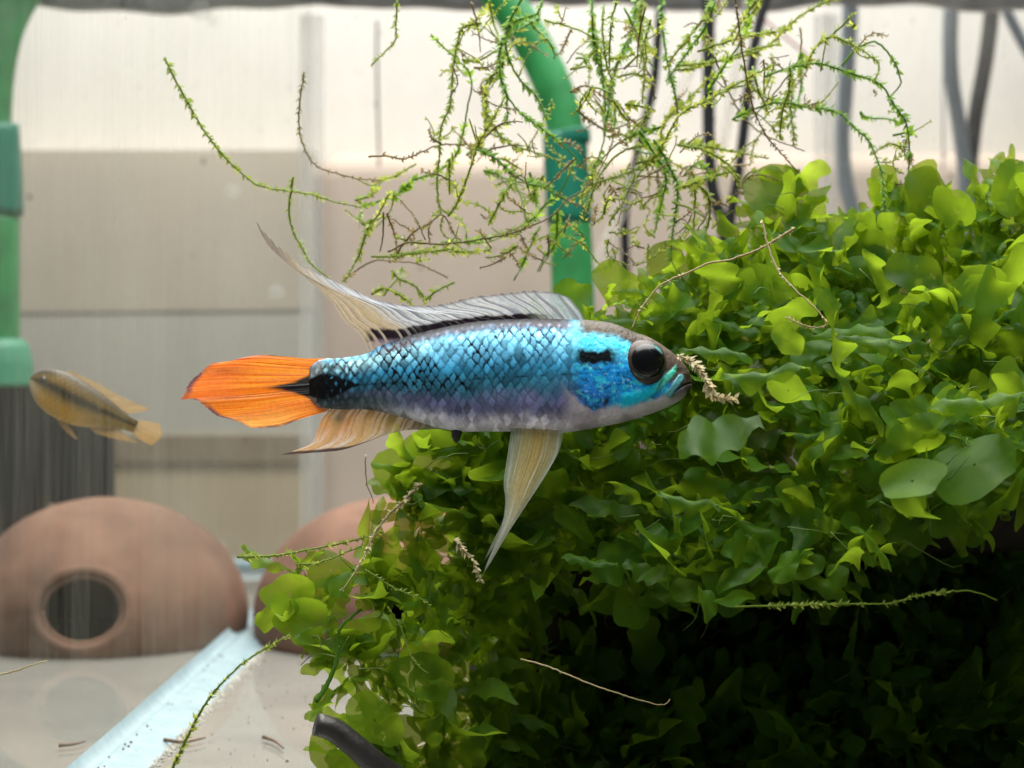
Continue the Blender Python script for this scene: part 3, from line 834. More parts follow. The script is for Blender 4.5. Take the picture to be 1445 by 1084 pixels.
# vent papilla
v_, f_ = tube_geo(np.array([xf_main(np.array([x]), np.array([y]), np.array([6.0]))[0] for x, y in ((646, 600), (645, 608), (644, 616), (644, 622), (644, 625))]), np.array([9, 8, 6.5, 4, 1]) * K, 12)
mk('papilla', v_, f_, M['groove'], fish)

# eyes
def ellipsoid(cx, cy, cd, rx, ry, rd, n=28, m=40):
    th = np.linspace(0.01, np.pi - 0.01, n); ph = np.linspace(0, 2 * np.pi, m, endpoint=False)
    T, P = np.meshgrid(th, ph, indexing='ij')
    x = cx + rx * np.sin(T) * np.cos(P); y = cy + ry * np.sin(T) * np.sin(P); d = cd + rd * np.cos(T)
    return x.ravel(), y.ravel(), d.ravel(), grid_faces(n, m, True)
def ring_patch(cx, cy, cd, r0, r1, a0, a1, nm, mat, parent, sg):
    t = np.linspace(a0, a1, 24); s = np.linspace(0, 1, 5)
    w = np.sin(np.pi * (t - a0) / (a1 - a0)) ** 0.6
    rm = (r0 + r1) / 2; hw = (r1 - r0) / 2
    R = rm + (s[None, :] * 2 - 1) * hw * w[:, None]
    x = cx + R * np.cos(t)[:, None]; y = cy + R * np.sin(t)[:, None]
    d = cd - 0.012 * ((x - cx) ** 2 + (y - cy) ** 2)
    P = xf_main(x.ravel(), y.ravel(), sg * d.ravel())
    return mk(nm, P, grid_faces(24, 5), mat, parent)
for sg in (1, -1):
    x, y, d, f = ellipsoid(905.5, 513.5, 29, 32.5, 33.5, 19)
    e = mk('eye', xf_main(x, y, sg * d), f, M['iris'], fish)
    x, y, d, f = ellipsoid(909.5, 510.5, 37, 25.5, 25.5, 14.5)
    p = mk('pupil', xf_main(x, y, sg * d), f, M['pupil'], e)
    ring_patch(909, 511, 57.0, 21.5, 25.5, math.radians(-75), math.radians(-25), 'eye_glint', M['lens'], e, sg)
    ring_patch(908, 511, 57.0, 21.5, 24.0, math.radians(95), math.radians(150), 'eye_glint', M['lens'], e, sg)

# ---- mirror image of a small yellow fish, built solid beyond the side pane (own pixel frame, rotated)
D2 = 25.0
K2 = D2 / F * 0.93
ang = math.radians(24.0)
c2 = at(120, 571, D2)
def xf_small(x, y, dep):
    b = 0.0012 * (x - 10) ** 2
    X = -(x) * K2; Z = -(y + 0) * K2
    Xr = X * math.cos(ang) + Z * math.sin(ang) * 1.0; Zr = -X * math.sin(ang) * -1.0 * -1.0 + Z * math.cos(ang)
    return np.stack([c2[0] + Xr, c2[1] - dep * K2 + b * K2, c2[2] + Zr], -1)
# local frame: +x toward the head (left in the picture), y down
stop = np.array([(-82, -9), (-60, -13), (-30, -22), (0, -29), (30, -33), (55, -32), (75, -25), (88, -14), (94, -4)])
sbot = np.array([(-82, 10), (-60, 14), (-30, 25), (0, 35), (30, 37), (55, 33), (75, 24), (88, 12), (94, 2)])
swid = np.array([(-82, 4), (-60, 8), (-20, 15), (20, 20), (55, 19), (80, 11), (94, 1)])
def paint_small(x, y, T, B, c):
    v = (y - T) / (B - T); n = fbm(x / 8, y / 8, 61); d, h, bx = scale_cells(x * 1.5, y * 1.5, c * 1.5)
    co = np.zeros(x.shape + (3,)) + lin((160, 126, 52))
    co = mixc(co, (214, 160, 44), ss(0.5, 0.8, v) * ss(-50, 10, x))
    co = mixc(co, (60, 50, 34), ss(0.35, 0.05, v))
    co = mixc(co, (20, 19, 18), np.exp(-(((v - 0.40 + 0.06 * (n - 0.5)) / 0.14) ** 2)) * ss(0.2, 0.4, n + 0.2) * 0.95)
    co = mixc(co, (70, 64, 50), ss(0.7, 1, d) * 0.35 * ss(60, 40, x))
    co = mixc(co, (190, 178, 150), ss(60, 84, x) * ss(0.4, 0.7, v) * 0.7)
    co = mixc(co, (60, 44, 38), np.exp(-(((x - 70) / 6) ** 2 + ((y + 8) / 6) ** 2)) * 0.8)
    return co * 0.7, 0.4 * (1 - ss(0.6, 1, d))
sf = thing('small_fish', c2 - np.array([0, 0, 0.5]), 'small yellow brown fish with a dark side stripe above the clay cave', 'fish')
build_body('body', SKIN, sf, stop, sbot, swid, paint_small, xf_small, 220, 120)
def p_small(x, y, U, V, ray):
    c = np.zeros(x.shape + (3,)) + lin((206, 166, 98)); c = mixc(c, (150, 118, 66), ray ** 2 * 0.6)
    return c, 0.62 - 0.2 * V + 0.2 * ray
fin('caudal_fin', sf, [(-76, -8), (-78, 0), (-76, 9)], [(-112, -18), (-122, -2), (-114, 18)], [(-76, -8), (-95, -14), (-112, -18)], [(-76, 9), (-95, 16), (-114, 18)], 60, 24, p_small, lambda x, y, U, V: 0 * x, 9, xf_small)
fin('dorsal_fin', sf, [(48, -31), (10, -29), (-30, -21), (-62, -12)], [(40, -38), (0, -38), (-40, -34), (-92, -32)], [(48, -31), (44, -35), (40, -38)], [(-62, -12), (-74, -20), (-92, -32)], 90, 16, p_small, lambda x, y, U, V: 0 * x, 14, xf_small)
fin('pelvic_fin', sf, [(34, 34), (26, 34), (18, 34)], [(-10, 54), (-11, 53), (-12, 52)], [(34, 34), (14, 47), (-10, 54)], [(18, 34), (4, 42), (-12, 52)], 30, 16, p_small, lambda x, y, U, V: 3 + 0 * x, 5, xf_small)
fin('anal_fin', sf, [(-20, 29), (-40, 21), (-62, 13)], [(-30, 34), (-60, 30), (-96, 22)], [(-20, 29), (-25, 32), (-30, 34)], [(-62, 13), (-80, 20), (-96, 22)], 60, 16, p_small, lambda x, y, U, V: 0 * x, 9, xf_small)
for sg in (1, -1):
    x, y, d, f = ellipsoid(70, -9, 10, 8, 8, 6, 14, 20)
    e = mk('eye', xf_small(x, y, sg * d), f, M['iris'], sf)
    x, y, d, f = ellipsoid(71, -9, 13, 5, 5, 4, 12, 16)
    mk('pupil', xf_small(x, y, sg * d), f, M['pupil'], e)

# ------------------------------------------------------------------ leafy clump (round flat thalli)
LEAF = leaf_mat('thallus_green', (0.012, 0.048, 0.004), (0.054, 0.132, 0.010), (0.275, 0.41, 0.020), False, 0.52, 0.40, 260.0, ((0.80, 0.86, 0.26), 0.27))
LEAFM = leaf_mat('thallus_green_mass', (0.012, 0.048, 0.004), (0.054, 0.132, 0.010), (0.275, 0.41, 0.020), True, 0.52, 0.45, 520.0, ((0.80, 0.86, 0.26), 0.27))

MOSSF = leaf_mat('filament_green', (0.06, 0.10, 0.02), (0.16, 0.20, 0.06), (0.25, 0.32, 0.08), True, 0.35, 0.5)

def leaf_template(seed, aspect=0.45):
    """flat thallus growing along +x, unit length: odd seeds a rounded ruffled strap, even seeds a lobed fan"""
    r = np.random.default_rng(seed)
    if seed % 2:
        n, m = 23, 6
        u_ = np.linspace(0, 1, n); t = 1 - (1 - u_) ** 1.7
        w = np.clip(1 - (np.clip(t - 0.62, 0, 1) / 0.382) ** 2.6, 0, 1) ** 0.5 * (0.34 + 0.66 * ss(0.0, 0.6, t))
        w = np.maximum(w, 0.02)
        bend = r.uniform(-0.6, 0.6); curl = r.uniform(-0.9, 0.9); cup = r.uniform(-1.2, 1.2)
        s_ = np.linspace(-1, 1, m)
        X = np.repeat(t[:, None], m, 1); Sg = np.repeat(s_[None], n, 0)
        k1, k2 = r.uniform(1.6, 3.6, 2); p1, p2 = r.uniform(0, 6, 2)
        fl = 0.88 + 0.20 * np.sin(2 * np.pi * k1 * t + p1); fr = 0.88 + 0.20 * np.sin(2 * np.pi * k2 * t + p2)
        half = (w * aspect * 0.5)[:, None] * np.where(Sg < 0, fl[:, None], fr[:, None])
        Y = Sg * half + (bend * t ** 2)[:, None]
        ruf = np.where(Sg < 0, np.sin(2 * np.pi * k1 * X + p2), np.sin(2 * np.pi * k2 * X + p1))
        Z = (curl * t ** 2 + 0.05 * np.sin(t * 9 + p1))[:, None] + cup * (Sg * half) ** 2 / (aspect * 0.5) + 0.055 * ruf * np.abs(Sg) ** 1.5
        return np.stack([X, Y, Z], -1).reshape(-1, 3), grid_faces(n, m)
    n, m = 6, 22
    ph = np.linspace(0, 2 * np.pi, m, endpoint=False)
    R_ = 1 + 0.10 * np.sin(2 * ph + r.uniform(0, 6)) + 0.07 * np.sin(3 * ph + r.uniform(0, 6)) + 0.045 * np.sin(5 * ph + r.uniform(0, 6))
    t = np.linspace(0.04, 1, n)
    T, P = np.meshgrid(t, ph, indexing='ij')
    X = 0.5 + 0.46 * T * R_[None] * np.cos(P); Y = 0.46 * T * R_[None] * np.sin(P) * (0.45 + aspect * 0.55)
    Z = r.uniform(-0.6, 0.6) * X ** 2 + r.uniform(-0.9, 0.9) * Y ** 2 + r.uniform(0.03, 0.07) * np.sin(P * r.integers(3, 6) + r.uniform(0, 6)) * T ** 2.5
    return np.stack([X, Y, Z], -1).reshape(-1, 3), np.vstack([grid_faces(n, m, True)])

poly = np.array([(366, 812), (380, 795), (410, 800), (450, 790), (500, 770), (530, 735), (526, 690), (530, 660), (560, 628), (640, 560), (760, 500), (838, 432), (836, 392), (858, 372), (880, 388), (910, 372), (930, 352), (975, 362), (1010, 330), (1060, 322), (1085, 300), (1082, 240), (1100, 228), (1135, 245), (1130, 275), (1158, 292), (1172, 318), (1215, 300), (1240, 270), (1262, 262), (1290, 240), (1330, 250), (1360, 250), (1390, 262), (1420, 235), (1500, 215), (1580, 260), (1600, 1140), (505, 1140), (480, 1090), (470, 1040), (474, 1000), (450, 960), (425, 930), (408, 905), (396, 880), (386, 860), (392, 838)], float)
poly[:, 1] += np.where(poly[:, 1] < 450, np.interp(poly[:, 0], [800, 860, 1060, 1090, 1500], [10, 38, 40, 24, 22]), 0)
poly[:, 0] += 42 * (poly[:, 0] < 600) * (poly[:, 1] > 600)
DN = 21.5
def inside(px, py):
    x, y = px[:, None], py[:, None]
    a = poly; b = np.roll(poly, -1, 0)
    c = ((a[:, 1] > y) != (b[:, 1] > y)) & (x < (b[:, 0] - a[:, 0]) * (y - a[:, 1]) / (b[:, 1] - a[:, 1] + 1e-9) + a[:, 0])
    return c.sum(1) % 2 == 1
def edge_dist(px, py):
    p = np.stack([px, py], 1)[:, None]; a = poly[None]; b = np.roll(poly, -1, 0)[None]
    t = np.clip(((p - a) * (b - a)).sum(2) / ((b - a) ** 2).sum(2), 0, 1)
    return np.linalg.norm(p - a - (b - a) * t[..., None], axis=2).min(1)
def front_depth(px, py):
    """Y (cm) of the clump's front face: a shelf of leaves overhanging a hollow on the right"""
    right = ss(700, 1020, px)
    shelf = np.interp(px, [600, 800, 1000, 1200, 1400, 1600], [830, 790, 810, 740, 670, 650])
    top = 1.0 * (1 - right) + right * (2.4 - 3.4 * ss(260, 640, py))
    top = np.maximum(top, 0.75 - 2.4 * ss(1040, 1130, px) - 1.3 * ss(640, 760, py) * ss(780, 900, px))
    low = 3.4 - 1.3 * ss(900, 1084, py)
    under = ss(0, 70, py - shelf) * ss(610, 800, px)
    y = top * (1 - under) + low * under
    y = y - 0.6 * ss(760, 860, py) * (1 - ss(560, 700, px))
    return y + 1.9 * (fbm(px / 75, py / 75, 71) - 0.5) * (0.4 + 0.6 * ss(980, 1100, px))
def samples(n):
    out = []
    while sum(len(o[0]) for o in out) < n:
        px = rng.uniform(360, 1600, n * 2); py = rng.uniform(210, 1140, n * 2)
        m = inside(px, py); out.append((px[m], py[m]))
    px = np.concatenate([o[0] for o in out])[:n]; py = np.concatenate([o[1] for o in out])[:n]
    return px, py
def rand_rot(px, py, upbias):
    a = rng.uniform(0, 2 * math.pi)
    tip = Vector((math.cos(a) * 0.9 + (-0.5 if px < 600 else 0.1), -0.35 + rng.normal(0, 0.45), 0.35 + math.sin(a) * 0.8 + upbias)).normalized()
    nrm = Vector((rng.normal(0, 0.6), -0.75 + rng.normal(0, 0.5), 0.65 + rng.normal(0, 0.5)))
    nrm = (nrm - tip * nrm.dot(tip))
    if nrm.length < 1e-3: nrm = Vector((0, -1, 0))
    nrm.normalize()
    side = nrm.cross(tip)
    return Matrix((tip, side, nrm)).transposed()

clump = thing('leafy_clump', (at(1000, 542, DN)[0], 2.5, FZ), 'dense clump of flat rounded green leaves filling the tank beside the fish', 'plant')
cl = wloc(clump)
temps = []
for k in range(14):
    v, f = leaf_template(100 + k, aspect=[0.42, 0.5, 0.75, 0.36, 0.62][k % 5] * 0.9)
    temps.append((v, f))
tmesh = []
for v, f in temps:
    me = mesh_data('leaf', v / S * 1.0 * S, f.tolist(), True)   # unit mesh: 1 unit = 1 cm after S
    me.materials.append(LEAF); tmesh.append(me)

def leaf_obj(world_cm, rot, size, k):
    o = bpy.data.objects.new('leaf', tmesh[k % len(tmesh)])
    col.objects.link(o); o.parent = clump
    o.matrix_local = Matrix.Translation(Vector(world_cm.tolist()) * S - cl) @ rot.to_4x4() @ Matrix.Scale(size, 4)
    return o
# hand-set leaves that stand out in the photograph: base px, tip px, depth, width template, lean of the face
hand = [((1235, 690), (1335, 668), 18.6, 2, 0.9), ((1200, 745), (1262, 757), 18.9, 1, 0.7), ((1145, 520), (1046, 522), 18.6, 1, 1.1), ((1160, 520), (1262, 556), 18.7, 0, 1.0),
        ((1445, 562), (1345, 552), 18.8, 0, 1.2), ((1075, 600), (958, 616), 19.0, 0, 0.9), ((870, 800), (812, 778), 19.6, 0, 1.2), ((880, 795), (935, 822), 19.6, 0, 1.0),
        ((990, 800), (1062, 848), 19.8, 4, 0.9), ((1020, 715), (950, 705), 19.2, 1, 0.8), ((1050, 755), (1090, 768), 19.3, 1, 1.0), ((1130, 500), (1100, 465), 18.9, 2, 0.2),
        ((1180, 480), (1262, 460), 19.0, 0, 1.0), ((960, 500), (1040, 470), 19.4, 0, 0.9), ((1115, 340), (1095, 226), 22.4, 4, 0.1), ((1120, 350), (1165, 290), 22.6, 2, 0.1),
        ((1255, 300), (1250, 235), 22.5, 2, 0.1), ((1275, 290), (1322, 232), 22.3, 2, 0.1), ((1330, 320), (1300, 240), 22.0, 2, 0.0), ((1400, 300), (1470, 232), 21.6, 4, 0.1),
        ((1360, 330), (1330, 262), 21.8, 2, 0.1), ((1230, 390), (1210, 305), 21.8, 4, 0.0), ((1190, 410), (1150, 330), 22.0, 4, 0.0), ((900, 430), (850, 375), 22.3, 2, 0.2),
        ((960, 420), (935, 345), 22.4, 2, 0.1), ((1000, 400), (990, 335), 22.4, 2, 0.1), ((690, 690), (535, 640), 21.4, 2, 0.1), ((700, 680), (720, 615), 21.6, 2, 0.0),
        ((640, 720), (560, 690), 21.3, 4, 0.0), ((690, 760), (640, 660), 21.5, 2, 0.0), ((760, 740), (730, 650), 21.6, 4, 0.0), ((450, 850), (370, 830), 20.8, 2, 0.3),
        ((470, 880), (388, 868), 20.6, 2, 0.2), ((500, 820), (440, 790), 20.9, 4, 0.4), ((470, 930), (400, 905), 20.5, 1, 0.3), ((560, 1050), (500, 990), 19.6, 2, 0.0),
        ((520, 1084), (440, 1040), 19.2, 4, 0.1), ((600, 860), (540, 780), 20.9, 2, 0.1), ((560, 900), (480, 900), 20.8, 2, 0.1), ((1445, 640), (1320, 650), 19.2, 4, 0.9),
        ((1430, 420), (1340, 400), 20.6, 2, 0.3), ((1330, 400), (1260, 370), 20.8, 2, 0.3), ((1100, 420), (1040, 380), 21.3, 2, 0.3), ((640, 980), (560, 930), 20.3, 2, 0.1)]
cnt = 0
for (b, t, D, k, lean) in hand:
    D = D - 0.75 if (D < 19.5 and b[0] > 1000) else D
    P = at(b[0], b[1], D); Q = at(t[0], t[1], D - 0.15)
    tip = Vector((Q - P).tolist()); L = tip.length; tip.normalize()
    nr = Vector((0.1 * rng.normal(), -1.0, lean)).normalized(); nr = (nr - tip * nr.dot(tip)).normalized()
    leaf_obj(P, Matrix((tip, nr.cross(tip), nr)).transposed(), L * 1.05, {0: 3, 1: 13, 2: 2, 4: 4}[k] + (4 * int(rng.integers(0, 2)) if k in (0, 2) else 0)); cnt += 1
px, py = samples(300 - cnt)
ed = edge_dist(px, py)
for i in range(len(px)):
    Y = front_depth(px[i:i + 1], py[i:i + 1])[0] + rng.uniform(-0.1, 0.55)
    p = at(px[i], py[i], DN); p[1] = Y
    sc = DN / (DN) * 1.0
    kk = int(rng.integers(0, 14)); kk = kk if kk % 2 or rng.random() < 0.75 else kk + 1
    size = (rng.uniform(0.5, 1.0) if kk % 2 else rng.uniform(0.3, 0.62)) * (1.0 if ed[i] > 40 else 0.75)
    p[2] = max(p[2], FZ + 0.25); p[0] = min(p[0], XR - 0.6)
    leaf_obj(p, rand_rot(px[i], py[i], 0.0), size, kk)
# the mass behind them
NM = 5000
px, py = samples(NM)
keep = (px > 660) | (rng.random(NM) < 0.5)
px, py = px[keep], py[keep]; NM = len(px)
ed = edge_dist(px, py)
fd = front_depth(px, py)
thick = np.minimum(3.6, 0.45 + ed * 0.022) * (0.25 + 0.75 * ss(560, 760, px))
Yd = fd + 0.2 + rng.random(NM) ** 1.3 * thick
Vs, Fs, Cs = [], [], []; base = 0
for i in range(NM):
    kk = int(rng.integers(0, 14)); kk = kk if kk % 2 or rng.random() < 0.75 else kk + 1
    v, f = temps[kk]
    R = np.array(rand_rot(px[i], py[i], 0.0))
    p = at(px[i], py[i], DN); p[1] = Yd[i]
    p[2] = max(p[2], FZ + 0.2); p[0] = min(p[0], XR - 0.5)
    s = (rng.uniform(0.4, 0.95) if kk % 2 else rng.uniform(0.24, 0.6)) * (1.0 if ed[i] > 30 else 0.7)
    q = v @ R.T * s + p
    q[:, 2] = np.maximum(q[:, 2], FZ + 0.005); q[:, 0] = np.minimum(q[:, 0], XR - 0.02)
    Vs.append(q); Fs.append(f + base); base += len(v)
    Cs.append(np.full((len(v), 3), rng.random()))
tag(mk('leaf_mass', np.vstack(Vs), np.vstack(Fs), LEAFM, clump, True, np.vstack(Cs)), kind='stuff')

J = Joined()
fx, fy = samples(240)
for i in range(len(fx)):
    Y0 = front_depth(fx[i:i + 1], fy[i:i + 1])[0] - rng.uniform(0.0, 0.35)
    p = at(fx[i], fy[i], DN); p[1] = Y0; p[2] = max(p[2], FZ + 0.1)
    d = rng.normal(size=3) * np.array([1, 0.35, 0.8]); d /= np.linalg.norm(d)
    e = rng.normal(size=3) * np.array([1, 0.3, 1]); L = rng.uniform(0.12, 0.5)
    P = [p, p + d * L * 0.5 + e * L * 0.3, p + d * L + e * L * rng.uniform(0, 0.35)]
    v, f = tube_geo(curve(P, 7), np.linspace(0.007, 0.0035, 7) * rng.uniform(0.6, 1.4), 4)
    J.add(v, f, rng.random())
tag(J.build('filaments', MOSSF, clump), kind='stuff')

# ------------------------------------------------------------------ unseen dark lumps added inside the clump to block light
def blob(c, r, seed, n=40, m=60):
    th = np.linspace(0.02, np.pi - 0.02, n); ph = np.linspace(0, 2 * np.pi, m, endpoint=False)
    T, P = np.meshgrid(th, ph, indexing='ij')
    d = np.stack([np.sin(T) * np.cos(P), np.sin(T) * np.sin(P), np.cos(T)], -1)
    k = 1 + 0.35 * (fbm(d[..., 0] * 2 + 7, d[..., 2] * 2.2 + d[..., 1] * 2 + 9, seed, 4) - 0.5)
    v = np.array(c) + d * np.array(r) * k[..., None]
    v = v.reshape(-1, 3); v[:, 2] = np.maximum(v[:, 2], FZ + 0.003)
    return v, grid_faces(n, m, True)
blk = thing('driftwood', (3.2, 4.5, FZ), 'dark driftwood stump buried in the leafy clump', 'driftwood')
v, f = blob((5.2, 5.8, -2.9), (3.7, 1.7, 3.4), 81); mk('stump', v, f, M['wood'], blk)
v, f = blob((1.5, 5.2, -4.2), (2.0, 1.6, 2.0), 82); mk('knot', v, f, M['wood'], blk)
v, f = blob((5.9, 4.1, -1.6), (2.7, 1.8, 0.8), 83); mk('limb', v, f, M['wood'], blk)
v, f = blob((2.0, 4.4, -2.4), (2.1, 1.6, 0.7), 84); mk('limb', v, f, M['wood'], blk)
br = [at(446, 1022, 19.0), at(470, 1030, 19.05), at(500, 1052, 19.1), at(530, 1078, 19.2), at(575, 1110, 19.4)]
bz = np.array(br); bz[:, 2] = np.maximum(bz[:, 2], FZ + 0.10)
tag(tube('branch', curve(bz, 24), np.linspace(0.13, 0.15, 24), M['blackwood'], None, 14), 'black cut branch poking out of the clump near the floor', 'branch')

# ------------------------------------------------------------------ java moss
MOSS = leaf_mat('java_moss_green', (0.09, 0.15, 0.012), (0.24, 0.28, 0.05), (0.46, 0.50, 0.09), True, 0.5, 0.4)
MOSSD = leaf_mat('java_moss_deep_green', (0.04, 0.10, 0.012), (0.16, 0.27, 0.03), (0.36, 0.55, 0.06), True, 0.45, 0.4)
MOSSB = leaf_mat('java_moss_brown', (0.08, 0.055, 0.02), (0.22, 0.17, 0.07), (0.40, 0.30, 0.12), True, 0.4, 0.5)
MOSST = leaf_mat('java_moss_tan', (0.30, 0.21, 0.09), (0.62, 0.50, 0.28), (0.6, 0.45, 0.2), True, 0.3, 0.5)
KIND = {'g': MOSS, 'd': MOSSD, 'b': MOSSB, 't': MOSST}
def strand_geo(pts, D, stem=1.1, leafl=6.0, dens=2.3, wander=0.5, bare=0.0, seed=0):
    r = np.random.default_rng(seed)
    k = D / F
    L = np.linalg.norm(np.diff(np.asarray(pts, float), axis=0), axis=1).sum()
    n = max(6, int(L / 5))
    c = curve(pts, n)
    t = np.linspace(0, 1, n)
    dw_ = wander * (np.sin(t * r.uniform(2, 5) + r.uniform(0, 6)) * 0.6 + (r.random() - 0.5) * 2 * (t - 0.5))
    P = np.array([at(x, y, D) for x, y in c]); P[:, 1] += dw_
    P[:, [0, 2]] += r.normal(0, 0.4 * k, (n, 2))
    V, Fc, C = [], [], []
    v, f = tube_geo(P, stem * k * (1 - 0.45 * t), 5)
    V.append(v); Fc += f; C.append(np.full((len(v), 3), 0.12)); b = len(v)
    m = int(L / dens)
    for i in range(m):
        s = (i + r.random()) / m
        if fbm(np.array([s * L / 35.0]), np.array([seed * 3.1]), 5)[0] < bare: continue
        j = min(n - 2, int(s * (n - 1))); fr = s * (n - 1) - j
        o = P[j] * (1 - fr) + P[j + 1] * fr
        tg = P[min(n - 1, j + 1)] - P[j]; tg /= np.linalg.norm(tg) + 1e-9
        sd = np.cross(tg, [0, 1.0, 0]); sd /= np.linalg.norm(sd) + 1e-9
        rot = r.normal(0, 1.0) + (0 if i % 2 else math.pi)
        nv = sd * math.cos(rot) + np.array([0, 1.0, 0]) * math.sin(rot)
        l = leafl * k * r.uniform(0.45, 1.3) * (1 - 0.35 * s) * (0.45 + 1.0 * fbm(np.array([s * L / 22.0]), np.array([seed * 1.7]), 8)[0])
        dr = tg * r.uniform(0.45, 0.95) + nv * r.uniform(0.6, 1.0); dr /= np.linalg.norm(dr)
        wv = np.cross(dr, tg + 0.3 * r.normal(size=3)); wv /= np.linalg.norm(wv) + 1e-9
        wv = wv * 0.5 + np.cross(dr, [0, 1, 0]) * 0.6
        h = l * 0.2
        q = np.array([o, o + dr * l * 0.4 + wv * h * 1.3, o + dr * l, o + dr * l * 0.4 - wv * h * 1.3])
        V.append(q); Fc.append([b, b + 1, b + 2, b + 3]); b += 4
        C.append(np.full((4, 3), r.uniform(0.2, 1.0)))
    return np.vstack(V), Fc, np.vstack(C)

